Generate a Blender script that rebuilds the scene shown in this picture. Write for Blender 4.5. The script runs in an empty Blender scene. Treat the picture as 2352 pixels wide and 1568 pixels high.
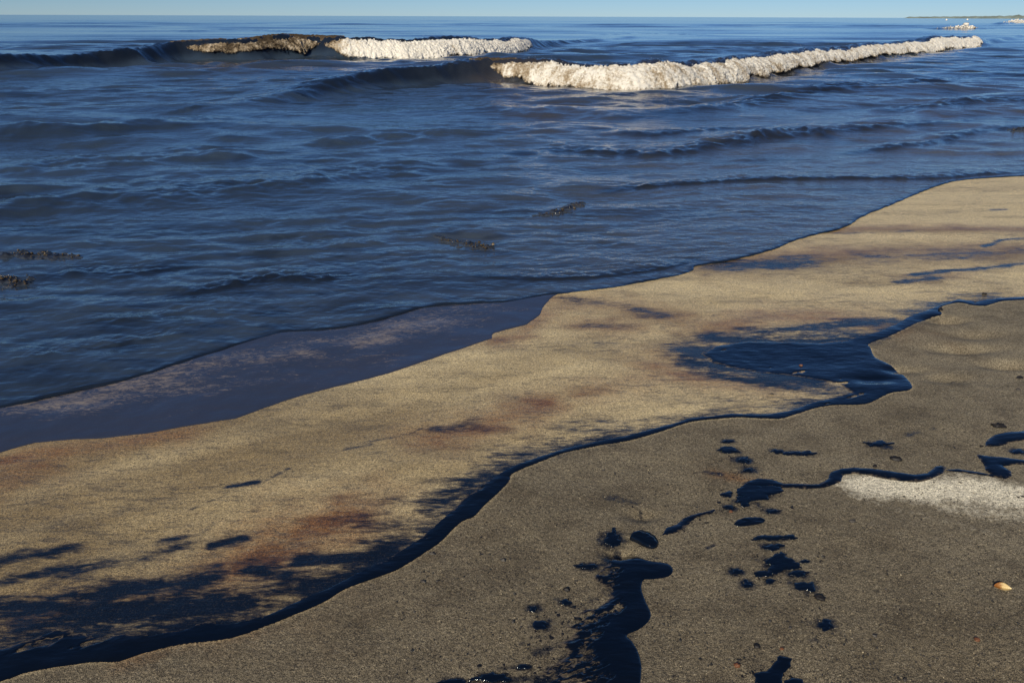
import bpy, math, random
import numpy as np
from mathutils import Matrix, Vector

rng = np.random.default_rng(7)
random.seed(7)
C = bpy.context.scene
COL = C.collection

# ------------------------------------------------------------------ camera, sky, sun, exposure
FPX = 1024 * 28.0 / 36.0            # focal length in pixels of the 1024 px wide picture
PITCH, ROLL, CAM_H = math.radians(22.19), math.radians(0.2), 1.7
SUN_EL, SUN_AZ = math.radians(30), math.radians(205)     # azimuth clockwise from the view direction (+Y)
SUN_POWER, SKY_POWER, EXPOSURE = 4.95, 0.071, 0.0

_f = np.array([0, math.cos(PITCH), -math.sin(PITCH)])
_r0 = np.array([1.0, 0, 0]); _u0 = np.array([0, math.sin(PITCH), math.cos(PITCH)])
_r = math.cos(ROLL) * _r0 + math.sin(ROLL) * _u0
_u = -math.sin(ROLL) * _r0 + math.cos(ROLL) * _u0

cam_data = bpy.data.cameras.new('camera')
cam = bpy.data.objects.new('camera', cam_data); COL.objects.link(cam)
cam_data.lens = 28; cam_data.sensor_width = 36; cam_data.sensor_fit = 'HORIZONTAL'
cam_data.clip_start = 0.05; cam_data.clip_end = 30000
m = Matrix.Identity(4)
for i in range(3):
    m[i][0], m[i][1], m[i][2] = _r[i], _u[i], -_f[i]
m[2][3] = CAM_H
cam.matrix_world = m
C.camera = cam

world = bpy.data.worlds.new('World'); C.world = world; world.use_nodes = True
wn, wl = world.node_tree.nodes, world.node_tree.links
wn.clear()
w_out = wn.new('ShaderNodeOutputWorld'); w_bg = wn.new('ShaderNodeBackground'); w_sky = wn.new('ShaderNodeTexSky')
w_sky.sky_type = 'NISHITA'; w_sky.sun_disc = False
w_sky.sun_elevation = SUN_EL; w_sky.sun_rotation = SUN_AZ
w_sky.altitude = 4500; w_sky.air_density = 1.2; w_sky.dust_density = 0.5; w_sky.ozone_density = 9.0
w_bg.inputs['Strength'].default_value = SKY_POWER
wl.new(w_sky.outputs[0], w_bg.inputs['Color']); wl.new(w_bg.outputs[0], w_out.inputs['Surface'])

sun_data = bpy.data.lights.new('sun', 'SUN'); sun_data.energy = SUN_POWER; sun_data.angle = math.radians(0.5)
sun_data.color = (1.0, 0.885, 0.69)
sun = bpy.data.objects.new('sun', sun_data); COL.objects.link(sun)
sun_dir = Vector((math.sin(SUN_AZ) * math.cos(SUN_EL), math.cos(SUN_AZ) * math.cos(SUN_EL), math.sin(SUN_EL)))
sun.rotation_euler = sun_dir.to_track_quat('Z', 'Y').to_euler()
C.view_settings.view_transform = 'Standard'; C.view_settings.look = 'None'
C.view_settings.exposure = EXPOSURE; C.view_settings.gamma = 1.0; C.view_settings.use_curve_mapping = False

# ------------------------------------------------------------------ numeric helpers
def _hash(ix, iy, seed):
    h = (ix.astype(np.int64) * 374761393 + iy.astype(np.int64) * 668265263 + seed * 1442695041) & 0xFFFFFFFF
    h = ((h ^ (h >> 13)) * 1274126177) & 0xFFFFFFFF
    return (h ^ (h >> 16)) & 0xFFFFFFFF

def perlin(x, y, seed=0):
    x = np.asarray(x, np.float64); y = np.asarray(y, np.float64)
    ix = np.floor(x); iy = np.floor(y); fx = x - ix; fy = y - iy
    u = fx * fx * fx * (fx * (fx * 6 - 15) + 10); v = fy * fy * fy * (fy * (fy * 6 - 15) + 10)
    def g(ox, oy):
        a = _hash(ix + ox, iy + oy, seed) * (2 * math.pi / 4294967296.0)
        return np.cos(a) * (fx - ox) + np.sin(a) * (fy - oy)
    a = g(0, 0); b = g(1, 0); c = g(0, 1); d = g(1, 1)
    return ((a + (b - a) * u) * (1 - v) + (c + (d - c) * u) * v) * 1.5

def fbm(x, y, octaves=4, seed=0, gain=0.5, lac=2.03):
    s = 0; a = 1.0; t = 0
    for o in range(octaves):
        s = s + a * perlin(x, y, seed + o * 17); t += a
        a *= gain; x = x * lac + 3.7; y = y * lac - 1.3
    return s / t

def billow(x, y, octaves=4, seed=0, gain=0.5):
    s = 0; a = 1.0; t = 0
    for o in range(octaves):
        s = s + a * np.abs(perlin(x, y, seed + o * 17)); t += a
        a *= gain; x = x * 2.1 + 3.7; y = y * 2.1 - 1.3
    return s / t

def sstep(a, b, x):
    t = np.clip((x - a) / (b - a), 0, 1)
    return t * t * (3 - 2 * t)

def catmull(pts, n=8):
    p = np.asarray(pts, float)
    q = np.vstack([2 * p[0] - p[1], p, 2 * p[-1] - p[-2]])
    out = []
    for i in range(1, len(q) - 2):
        p0, p1, p2, p3 = q[i - 1], q[i], q[i + 1], q[i + 2]
        for t in np.linspace(0, 1, n, endpoint=False):
            out.append(0.5 * (2 * p1 + (p2 - p0) * t + (2 * p0 - 5 * p1 + 4 * p2 - p3) * t * t + (3 * p1 - p0 - 3 * p2 + p3) * t ** 3))
    out.append(p[-1])
    return np.array(out)

def near_polyline(x, y, pts):
    """distance, left-of-line sign, running parameter (index) of the nearest point"""
    best = np.full(x.shape, 1e18); sign = np.ones(x.shape); par = np.zeros(x.shape)
    for i in range(len(pts) - 1):
        ax, ay = pts[i][0], pts[i][1]; dx, dy = pts[i + 1][0] - ax, pts[i + 1][1] - ay
        L = dx * dx + dy * dy + 1e-12
        t = np.clip(((x - ax) * dx + (y - ay) * dy) / L, 0, 1)
        ex = x - ax - t * dx; ey = y - ay - t * dy
        d = ex * ex + ey * ey
        k = d < best
        best = np.where(k, d, best)
        sign = np.where(k, np.where(dx * ey - dy * ex >= 0, 1.0, -1.0), sign)
        par = np.where(k, i + t, par)
    return np.sqrt(best), sign, par

def sd_polygon(x, y, pts):
    """signed distance, positive inside"""
    p = np.asarray(pts)
    q = np.vstack([p, p[:1]])
    inside = np.zeros(x.shape, bool); best = np.full(x.shape, 1e18)
    for i in range(len(p)):
        ax, ay = q[i]; bx, by = q[i + 1]; dx, dy = bx - ax, by - ay
        t = np.clip(((x - ax) * dx + (y - ay) * dy) / (dx * dx + dy * dy + 1e-12), 0, 1)
        d = (x - ax - t * dx) ** 2 + (y - ay - t * dy) ** 2
        best = np.minimum(best, d)
        if dy != 0:
            c = ((ay > y) != (by > y)) & (x < dx * (y - ay) / dy + ax)
            inside ^= c
    d = np.sqrt(best)
    return np.where(inside, d, -d)

def ray(sx, sy):
    """direction of the sight line through a point measured on a 2352 x 1568 copy of the photograph"""
    k = 1024 / 2352.0
    px, py = sx * k - 512, 341.3 - sy * k
    d = _f + _r * (px / FPX) + _u * (py / FPX)
    return d

# beach: flat seaward, rising gently landward
SHORE_P, SHORE_N = None, None
def base_z(x, y):
    d = (x - SHORE_P[0]) * SHORE_N[0] + (y - SHORE_P[1]) * SHORE_N[1]     # metres landward
    return 0.035 * 1.2 * np.logaddexp(0, d / 1.2)

def hit(sx, sy, z=0.0):
    d = ray(sx, sy)
    t = (CAM_H - z) / -d[2]
    return np.array([d[0] * t, d[1] * t])

_a, _b = hit(0, 940), hit(1600, 612)
_d = (_b - _a) / np.linalg.norm(_b - _a)
SHORE_N = np.array([_d[1], -_d[0]])
SHORE_P = _a - SHORE_N * 1.2

def G(sx, sy):
    """point of the beach seen at that place of the photograph"""
    p = hit(sx, sy)
    for _ in range(6):
        p = hit(sx, sy, float(base_z(p[0], p[1])))
    return p

def GL(pts):
    return np.array([G(*p) for p in pts])

# ------------------------------------------------------------------ object helpers
def link(name, mesh, mat=None, parent=None):
    o = bpy.data.objects.new(name, mesh); COL.objects.link(o)
    if mat is not None: mesh.materials.append(mat)
    if parent is not None: o.parent = parent
    return o

def mesh_np(name, verts, faces, smooth=True, attrs=None, normals=None):
    """faces: list of integer arrays (n,3) and (n,4)"""
    me = bpy.data.meshes.new(name)
    verts = np.asarray(verts, np.float32)
    me.vertices.add(len(verts)); me.vertices.foreach_set('co', verts.ravel())
    faces = [np.asarray(f, np.int32) for f in faces if len(f)]
    loops = np.concatenate([f.ravel() for f in faces])
    counts = np.concatenate([np.full(len(f), f.shape[1], np.int32) for f in faces])
    starts = np.concatenate([[0], np.cumsum(counts)[:-1]]).astype(np.int32)
    me.loops.add(len(loops)); me.loops.foreach_set('vertex_index', loops)
    me.polygons.add(len(counts)); me.polygons.foreach_set('loop_start', starts)
    me.polygons.foreach_set('use_smooth', np.full(len(counts), smooth, bool))
    me.update(calc_edges=True)
    for k, v in (attrs or {}).items():
        a = me.attributes.new(k, 'FLOAT', 'POINT'); a.data.foreach_set('value', np.asarray(v, np.float32))
    if normals is not None:
        me.normals_split_custom_set_from_vertices(normals.astype(np.float32).tolist())
    return me

def tag(o, label=None, cat=None, group=None, kind=None):
    if label: o['label'] = label
    if cat: o['category'] = cat
    if group: o['group'] = group
    if kind: o['kind'] = kind
    return o

def empty(name, loc):
    o = bpy.data.objects.new(name, None); COL.objects.link(o); o.location = loc; o.empty_display_size = 0.1
    return o

def clip_grid(X, Y, F, extra=None):
    """cells of a grid where F > 0, cut exactly along F = 0.  returns x, y, F, extras, quads, tris"""
    nr, nc = X.shape
    idx = np.arange(nr * nc).reshape(nr, nc)
    q = np.stack([idx[:-1, :-1], idx[:-1, 1:], idx[1:, 1:], idx[1:, :-1]], -1).reshape(-1, 4)
    f = F.ravel(); ins = f > 0
    n_in = ins[q].sum(1)
    quads = q[n_in == 4]
    mixed = q[(n_in > 0) & (n_in < 4)]
    tri = np.concatenate([mixed[:, [0, 1, 2]], mixed[:, [0, 2, 3]]])
    ti = ins[tri]; cnt = ti.sum(1)
    full = tri[cnt == 3]
    def rot(t, flag):           # bring the odd corner first
        k = np.argmax(flag, 1)
        return np.stack([t[np.arange(len(t)), (k + j) % 3] for j in range(3)], 1)
    one = rot(tri[cnt == 1], ti[cnt == 1]); two = rot(tri[cnt == 2], ~ti[cnt == 2])
    N = nr * nc
    ek = []
    def key(a, b):
        return np.minimum(a, b).astype(np.int64) * N + np.maximum(a, b)
    k1a, k1b = key(one[:, 0], one[:, 1]), key(one[:, 0], one[:, 2])
    k2a, k2b = key(two[:, 0], two[:, 1]), key(two[:, 0], two[:, 2])
    allk = np.concatenate([k1a, k1b, k2a, k2b])
    uk, inv = np.unique(allk, return_inverse=True)
    a, b = uk // N, uk % N
    w = f[a] / (f[a] - f[b] + 1e-20)
    n1, n2 = len(one), len(two)
    e1a, e1b, e2a, e2b = (inv[:n1] + N, inv[n1:2 * n1] + N, inv[2 * n1:2 * n1 + n2] + N, inv[2 * n1 + n2:] + N)
    t1 = np.stack([one[:, 0], e1a, e1b], 1) if n1 else np.zeros((0, 3), int)
    q2 = np.stack([e2a, two[:, 1], two[:, 2], e2b], 1) if n2 else np.zeros((0, 4), int)
    def ext(v):
        v = v.ravel(); return np.concatenate([v, v[a] + (v[b] - v[a]) * w])
    out = [ext(X), ext(Y), np.concatenate([f, np.zeros(len(uk))])] + [ext(e) for e in (extra or [])]
    quads = np.concatenate([quads, q2]); tris = np.concatenate([full, t1])
    used = np.zeros(N + len(uk), bool); used[quads.ravel()] = True; used[tris.ravel()] = True
    mp = np.cumsum(used) - 1
    return [o[used] for o in out], mp[quads], mp[tris]

def polar(rows, cols):
    R, T = np.meshgrid(rows, cols, indexing='ij')
    return R * np.sin(T), R * np.cos(T)

def make_cols(step, half=46):
    a = np.radians(half)
    inner = np.arange(-a, a + step, step)
    outer = np.radians(np.arange(half + 2, 180.1, 3.0))
    return np.concatenate([-outer[::-1], inner, outer])

# ------------------------------------------------------------------ materials
def new_mat(name):
    mt = bpy.data.materials.new(name); mt.use_nodes = True
    nt = mt.node_tree; nt.nodes.clear()
    out = nt.nodes.new('ShaderNodeOutputMaterial'); b = nt.nodes.new('ShaderNodeBsdfPrincipled')
    nt.links.new(b.outputs[0], out.inputs['Surface'])
    return mt, nt, b

class NB:
    """small wrapper that makes node graphs short to write"""
    def __init__(s, nt):
        s.nt = nt
        s.co = nt.nodes.new('ShaderNodeTexCoord').outputs['Object']
    def val(s, sock, v):
        if hasattr(v, 'is_linked') or isinstance(v, bpy.types.NodeSocket): s.nt.links.new(v, sock)
        elif isinstance(v, (tuple, list)): sock.default_value = tuple(v) + ((1,) if len(v) == 3 and sock.type == 'RGBA' else ())
        else: sock.default_value = v
    def attr(s, name):
        n = s.nt.nodes.new('ShaderNodeAttribute'); n.attribute_name = name; return n.outputs['Fac']
    def math(s, op, a, b=0.0, c=None, clamp=False):
        n = s.nt.nodes.new('ShaderNodeMath'); n.operation = op; n.use_clamp = clamp
        s.val(n.inputs[0], a); s.val(n.inputs[1], b)
        if c is not None: s.val(n.inputs[2], c)
        return n.outputs[0]
    def mapping(s, scale=(1, 1, 1), rot=0.0, vec=None):
        n = s.nt.nodes.new('ShaderNodeMapping'); s.val(n.inputs['Vector'], vec or s.co)
        n.inputs['Rotation'].default_value = (0, 0, rot); n.inputs['Scale'].default_value = scale
        return n.outputs[0]
    def noise(s, scale, detail=3, rough=0.5, vec=None, dist=0.0):
        n = s.nt.nodes.new('ShaderNodeTexNoise'); s.val(n.inputs['Vector'], vec or s.co)
        n.inputs['Scale'].default_value = scale; n.inputs['Detail'].default_value = detail
        n.inputs['Roughness'].default_value = rough; n.inputs['Distortion'].default_value = dist
        return n.outputs['Fac']
    def voronoi(s, scale, vec=None, out='Distance'):
        n = s.nt.nodes.new('ShaderNodeTexVoronoi'); s.val(n.inputs['Vector'], vec or s.co); n.inputs['Scale'].default_value = scale
        return n.outputs[out]
    def step(s, x, lo, hi):
        n = s.nt.nodes.new('ShaderNodeMapRange'); n.interpolation_type = 'SMOOTHSTEP'
        s.val(n.inputs['Value'], x); s.val(n.inputs['From Min'], lo); s.val(n.inputs['From Max'], hi)
        return n.outputs[0]
    def lin(s, x, lo, hi, a, b):
        n = s.nt.nodes.new('ShaderNodeMapRange')
        s.val(n.inputs['Value'], x); s.val(n.inputs['From Min'], lo); s.val(n.inputs['From Max'], hi)
        s.val(n.inputs['To Min'], a); s.val(n.inputs['To Max'], b)
        return n.outputs[0]
    def mix(s, f, a, b):
        n = s.nt.nodes.new('ShaderNodeMix'); n.data_type = 'RGBA'
        s.val(n.inputs[0], f); s.val(n.inputs[6], a); s.val(n.inputs[7], b)
        return n.outputs[2]
    def mul(s, f, a, b):
        n = s.nt.nodes.new('ShaderNodeMix'); n.data_type = 'RGBA'; n.blend_type = 'MULTIPLY'
        s.val(n.inputs[0], f); s.val(n.inputs[6], a); s.val(n.inputs[7], b)
        return n.outputs[2]
    def bump(s, h, dist, strength=1.0, normal=None):
        n = s.nt.nodes.new('ShaderNodeBump'); s.val(n.inputs['Height'], h)
        n.inputs['Distance'].default_value = dist; s.val(n.inputs['Strength'], strength)
        if normal is not None: s.nt.links.new(normal, n.inputs['Normal'])
        return n.outputs[0]

SHORE_ANG = math.atan2(_d[1], _d[0])

def sand_material():
    mt, nt, b = new_mat('oiled_sand'); n = NB(nt)
    oil, brown, pale, wet, grime_vignette = (n.attr(k) for k in ('oil', 'brown', 'pale', 'wet', 'grime_vignette'))
    along = n.mapping((0.28, 1.0, 1.0), -SHORE_ANG)           # stretched along the shore
    big = n.noise(1.7, 4, 0.6, along)
    mid = n.lin(wet, 0, 1, n.noise(7.0, 5, 0.62, n.mapping((.7, 1, 1), -SHORE_ANG)), n.noise(9.0, 5, 0.65, along))
    fine = n.lin(wet, 0, 1, n.noise(60.0, 4, 0.7), n.noise(60.0, 4, 0.7, along))
    grain = n.noise(420.0, 2, 0.6)
    speck = n.voronoi(260.0, None, 'Color')
    wetc = n.mix(n.step(big, 0.35, 0.68), (0.70, 0.575, 0.325), (0.58, 0.47, 0.265))
    dryc = n.mix(n.step(mid, 0.35, 0.7), (0.25, 0.215, 0.15), (0.185, 0.157, 0.11))
    col = n.mix(wet, dryc, wetc)
    # soft grey-brown mottling
    col = n.mix(n.math('MULTIPLY', n.step(mid, 0.50, 0.70), 0.42), col, (0.13, 0.108, 0.075))
    # oil grime, plus lens vignette painted into the colour, darkens the sand
    col = n.mul(n.math('MULTIPLY', grime_vignette, 0.8), col, (0.30, 0.255, 0.195))
    # pale dry sand
    pm = n.step(n.math('ADD', pale, n.math('MULTIPLY', n.math('SUBTRACT', fine, 0.5), 0.9)), 0.25, 0.85)
    col = n.mix(pm, col, (0.78, 0.725, 0.57))
    # brown halo of thin oil
    bm = n.math('MULTIPLY', brown, n.lin(n.math('ADD', n.math('MULTIPLY', mid, 0.6), n.math('MULTIPLY', fine, 0.4)), 0.35, 0.65, 0.5, 1.35), clamp=True)
    col = n.mix(n.math('MULTIPLY', bm, 0.95), col, n.mix(n.step(fine, 0.3, 0.7), (0.13, 0.05, 0.018), (0.29, 0.135, 0.036)))
    # flecks of oil lying along the shore
    fl = n.step(n.math('ADD', n.noise(42.0, 3, 0.7, along), n.math('MULTIPLY', n.math('SUBTRACT', big, 0.5), 0.45)), 0.55, 0.68)
    col = n.mix(n.math('MULTIPLY', fl, n.lin(wet, 0, 1, 0.25, 0.5)), col, (0.07, 0.06, 0.05))
    spk = n.noise(150.0, 3, 0.75, n.mapping((.6, 1, 1), -SHORE_ANG))
    sc_ = n.nt.nodes.new('ShaderNodeCombineColor'); sl_ = n.lin(spk, 0.33, 0.67, 0.55, 1.4)
    for k in range(3): n.val(sc_.inputs[k], sl_)
    col = n.mul(1.0, col, sc_.outputs[0])
    # thick soft oil
    om0 = n.math('ADD', oil, n.math('ADD', n.math('MULTIPLY', n.math('SUBTRACT', fine, 0.5), 1.3), n.math('MULTIPLY', n.math('SUBTRACT', mid, 0.5), 1.5)))
    om = n.math('MULTIPLY', n.step(n.math('ADD', om0, n.math('MULTIPLY', brown, 0.16)), 0.22, 0.85), n.step(n.math('MAXIMUM', oil, n.math('MULTIPLY', brown, 0.3)), 0.02, 0.25))
    col = n.mix(om, col, (0.005, 0.008, 0.015))
    # grains
    gl = n.lin(grain, 0.34, 0.66, 0.05, 2.0)
    gamt = n.math('MULTIPLY', n.lin(wet, 0, 1, 1.0, 0.75), n.lin(pale, 0, 1, 1.0, 0.6))
    gcol = n.nt.nodes.new('ShaderNodeCombineColor')
    for k in range(3): n.val(gcol.inputs[k], gl)
    col = n.mul(gamt, col, gcol.outputs[0])
    sp = n.nt.nodes.new('ShaderNodeSeparateColor'); n.val(sp.inputs[0], speck)
    col = n.mix(n.math('MULTIPLY', n.step(sp.outputs[0], 0.975, 0.985), n.lin(om, 0, 1, 0.3, 0.0)), col, (0.55, 0.5, 0.38))
    col = n.mix(n.math('MULTIPLY', n.step(sp.outputs[1], 0.90, 0.92), 0.6), col, (0.03, 0.028, 0.026))
    n.val(b.inputs['Base Color'], col)
    rough = n.lin(wet, 0, 1, 0.85, 0.5)
    rough = n.lin(n.math('MAXIMUM', om, n.math('MULTIPLY', bm, 0.55)), 0, 1, rough, 0.2)
    n.val(b.inputs['Roughness'], rough)
    n.val(b.inputs['Specular IOR Level'], n.lin(wet, 0, 1, 0.25, 0.5))
    h = n.math('ADD', n.math('MULTIPLY', grain, 1.0), n.math('MULTIPLY', fine, 2.5))
    n.val(b.inputs['Normal'], n.bump(h, 0.0022, n.lin(om, 0, 1, n.lin(wet, 0, 1, 1.0, 0.45), 0.35)))
    return mt

def water_material():
    mt, nt, b = new_mat('oily_sea_water'); n = NB(nt)
    murk, shal, chop, black = n.attr('murk'), n.attr('shallow'), n.attr('chop'), n.attr('black')
    v = n.mapping((0.45, 1.0, 1.0), -0.12)
    deep = (0.030, 0.048, 0.076)
    col = n.mix(shal, deep, (0.078, 0.083, 0.090))
    col = n.mix(n.math('MULTIPLY', murk, n.lin(n.noise(1.2, 3, 0.6, v), 0.3, 0.7, 0.4, 1.0)), col, (0.055, 0.036, 0.019))
    col = n.mix(black, col, (0.006, 0.0085, 0.015))           # near-black patches, plus painted-in dark of crest slopes and water edge
    n.val(b.inputs['Base Color'], col)
    b.inputs['Roughness'].default_value = 0.1; b.inputs['IOR'].default_value = 1.58          # a skin of oil lies on the water
    h1 = n.noise(2.6, 4, 0.55, v, 0.6); h2 = n.noise(11.0, 3, 0.6, v, 0.8)
    nm = n.bump(h1, 0.07, n.math('MULTIPLY', chop, 0.4)); nm = n.bump(h2, 0.014, n.math('MULTIPLY', chop, n.lin(shal, 0, 1, 0.28, 0.5)), nm)
    nm = n.bump(n.noise(45.0, 2, 0.5, v), 0.004, n.math('MULTIPLY', shal, 0.8), nm)
    n.val(b.inputs['Normal'], nm)
    return mt

def oil_material(name='thick_oil', tint=(0.002, 0.0045, 0.011)):
    mt, nt, b = new_mat(name); n = NB(nt)
    along = n.mapping((0.4, 1.0, 1.0), -SHORE_ANG)
    thin = n.attr('thin')                 # 0 in the thick middle, 1 on the rim
    grit = n.noise(75, 5, 0.75, along); grain = n.noise(420, 2, 0.6)
    t = n.step(n.math('ADD', thin, n.math('MULTIPLY', n.math('SUBTRACT', grit, 0.5), 2.2)), 0.62, 1.05)
    warm = n.mix(grain, (0.035, 0.026, 0.018), (0.19, 0.155, 0.105))
    n.val(b.inputs['Base Color'], n.mix(t, n.mix(n.step(n.noise(9, 4, 0.6, along), 0.4, 0.75), tint, (0.003, 0.0045, 0.008)), warm))
    n.val(b.inputs['Roughness'], n.lin(t, 0, 1, 0.10, 0.45)); b.inputs['IOR'].default_value = 1.5
    h = n.math('ADD', n.noise(38, 3, 0.55, along), n.math('MULTIPLY', n.noise(14, 2, 0.5, along), 1.5))
    n.val(b.inputs['Normal'], n.bump(h, 0.004, 0.55))
    return mt

def film_material():
    mt, nt, b = new_mat('oil_film'); n = NB(nt)
    mot = n.attr('mottle')
    along = n.mapping((0.4, 1.0, 1.0), -SHORE_ANG)
    br = n.noise(42, 6, 0.78, along, 1.2); mid = n.noise(5, 4, 0.6, along)
    x = n.math('ADD', mot, n.math('ADD', n.math('MULTIPLY', n.math('SUBTRACT', br, 0.5), 2.4), n.math('MULTIPLY', n.math('SUBTRACT', mid, 0.5), 1.2)))
    k = n.step(x, 0.35, 0.95)
    n.val(b.inputs['Base Color'], n.mix(n.math('MULTIPLY', k, 0.85), n.mix(mid, (0.030, 0.042, 0.074), (0.044, 0.048, 0.074)), n.mix(mid, (0.22, 0.18, 0.165), (0.32, 0.265, 0.20))))  # navy base holds the blue sky sheen as painted colour
    n.val(b.inputs['Roughness'], n.lin(k, 0, 1, 0.12, 0.3)); b.inputs['IOR'].default_value = 1.45
    n.val(b.inputs['Normal'], n.bump(n.noise(60, 3, 0.6, along), 0.0015, 0.5))
    return mt

def foam_material():
    mt, nt, b = new_mat('sea_foam'); n = NB(nt)
    dirt, lace = n.attr('dirt'), n.attr('lace')
    a = n.noise(1.6, 6, 0.72); c = n.noise(17, 5, 0.8)
    x = n.math('ADD', dirt, n.math('ADD', n.math('MULTIPLY', n.math('SUBTRACT', a, 0.5), 1.9), n.math('MULTIPLY', n.math('SUBTRACT', c, 0.5), 2.2)))
    cl = n.mix(n.step(x, 0.05, 0.65), (0.68, 0.66, 0.61), (0.30, 0.24, 0.165))
    cl = n.mix(n.step(x, 0.6, 1.1), cl, (0.05, 0.034, 0.018))
    n.val(b.inputs['Base Color'], cl); b.inputs['Roughness'].default_value = 0.75
    b.inputs['Subsurface Weight'].default_value = 0.4; b.inputs['Subsurface Radius'].default_value = (1, .9, .75); b.inputs['Subsurface Scale'].default_value = 0.05
    b.inputs['Specular IOR Level'].default_value = 0.3
    n.val(b.inputs['Normal'], n.bump(n.noise(30, 4, 0.7), 0.03, 0.5))
    # torn, lacy foam: holes open where the sheet is thin
    h = n.math('ADD', n.math('MULTIPLY', n.noise(6, 4, 0.7), 0.5), n.math('MULTIPLY', n.noise(22, 4, 0.7), 0.5))
    n.val(b.inputs['Alpha'], n.step(n.math('SUBTRACT', h, n.math('MULTIPLY', lace, 0.5)), 0.20, 0.34))
    return mt

def simple_mat(name, col, rough=0.6, var=0.3, scale=60, bump=0.002, spec=0.5):
    mt, nt, b = new_mat(name); n = NB(nt)
    k = n.noise(scale, 4, 0.65)
    lo = tuple(c * (1 - var) for c in col); hi = tuple(min(1, c * (1 + var)) for c in col)
    n.val(b.inputs['Base Color'], n.mix(n.step(k, 0.3, 0.7), lo, hi)); b.inputs['Roughness'].default_value = rough
    b.inputs['Specular IOR Level'].default_value = spec
    n.val(b.inputs['Normal'], n.bump(k, bump, 0.6))
    return mt

M_sand, M_water, M_oil, M_film, M_foam = sand_material(), water_material(), oil_material(), film_material(), foam_material()
M_tar = simple_mat('tar', (0.012, 0.011, 0.012), 0.55, 0.4, 120, 0.003, 0.3)
M_stone = simple_mat('dark_stone', (0.05, 0.045, 0.04), 0.6, 0.4, 150, 0.002)
M_rust = simple_mat('rusty_pebble', (0.13, 0.05, 0.02), 0.6, 0.4, 150, 0.002)

# ------------------------------------------------------------------ outlines measured on the photograph, laid on the beach
swash_px = [(-700, 1090), (-300, 1000), (0, 940), (150, 905), (300, 872), (400, 840), (500, 808), (600, 778), (660, 764), (760, 758), (850, 742),
            (920, 722), (980, 706), (1060, 700), (1140, 697), (1200, 690), (1250, 680), (1300, 676), (1400, 664), (1500, 645), (1560, 634), (1592, 622), (1600, 612),
            (1680, 598), (1770, 576), (1830, 552), (1880, 538), (1940, 522), (1985, 496), (2050, 470), (2120, 440), (2180, 420), (2250, 411), (2352, 405), (2600, 392), (3000, 376)]
swash = catmull(GL(swash_px), 6)
v0 = swash[0] - swash[6]; v1 = swash[-1] - swash[-7]
def _sea(sw): return np.vstack([swash[0] + v0 / np.linalg.norm(v0) * 400, sw, swash[-1] + v1 / np.linalg.norm(v1) * 9000, [[12000, 12000]], [[-12000, 12000]], [[-12000, -300]]])
sea_poly, sea_poly_far = _sea(swash), _sea(swash[::8])

stream_land_px = [(-500, 1700), (-200, 1625), (0, 1566), (60, 1545), (190, 1522), (270, 1520), (330, 1500), (420, 1478), (540, 1462), (640, 1425), (740, 1385), (790, 1355),
            (860, 1328), (910, 1310), (960, 1280), (1010, 1245), (1040, 1215), (1065, 1195), (1090, 1185), (1112, 1160), (1140, 1135), (1168, 1105),
            (1173, 1090), (1200, 1076), (1240, 1060), (1300, 1036), (1370, 1022), (1440, 1012), (1520, 990), (1590, 968), (1680, 960), (1760, 963), (1800, 962), (1870, 938),
            (1920, 930), (1990, 928), (2040, 905), (2088, 897), (2092, 882), (2070, 855), (2040, 835), (2010, 820), (2000, 800), (1997, 788), (2050, 770), (2110, 740),
            (2140, 727), (2163, 722), (2158, 706), (2200, 694), (2235, 700), (2265, 701), (2300, 692), (2352, 688), (2500, 680), (2800, 660)]
stream_sea_px = [(-500, 1610), (-200, 1530), (0, 1478), (120, 1460), (250, 1462), (400, 1452), (520, 1436), (610, 1412), (680, 1380), (750, 1352), (820, 1318), (890, 1288), (960, 1240), (1010, 1195), (1060, 1148), (1110, 1108), (1150, 1085), (1190, 1066), (1240, 1047), (1300, 1026), (1370, 1012), (1440, 1000), (1520, 978), (1590, 960), (1680, 951), (1760, 953), (1810, 946), (1870, 924), (1920, 914), (1960, 902),
            (1930, 882), (1860, 868), (1780, 858), (1700, 848), (1640, 832), (1610, 812), (1640, 792), (1720, 782), (1800, 782), (1880, 786), (1950, 780), (2030, 760), (2090, 728), (2130, 712),
            (2160, 700), (2200, 687), (2240, 691), (2300, 684), (2352, 681), (2500, 672), (2800, 652)]
stream_land = catmull(GL(stream_land_px), 4); stream_sea = GL(stream_sea_px)
stream_poly = np.vstack([stream_land, stream_sea[::-1]])

film_px = [(-500, 1160), (-100, 1062), (0, 1040), (80, 1018), (200, 1009), (330, 998), (430, 981), (540, 962), (600, 939), (700, 906), (800, 880), (900, 855), (1000, 821), (1060, 800), (1128, 778), (1132, 765),
           (1165, 757), (1210, 746), (1238, 725), (1250, 702), (1268, 684), (1290, 672), (1200, 678), (1060, 688), (980, 694), (850, 730), (660, 752), (500, 796), (300, 860), (0, 926), (-500, 1040)]
film_poly = GL(film_px)

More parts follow.
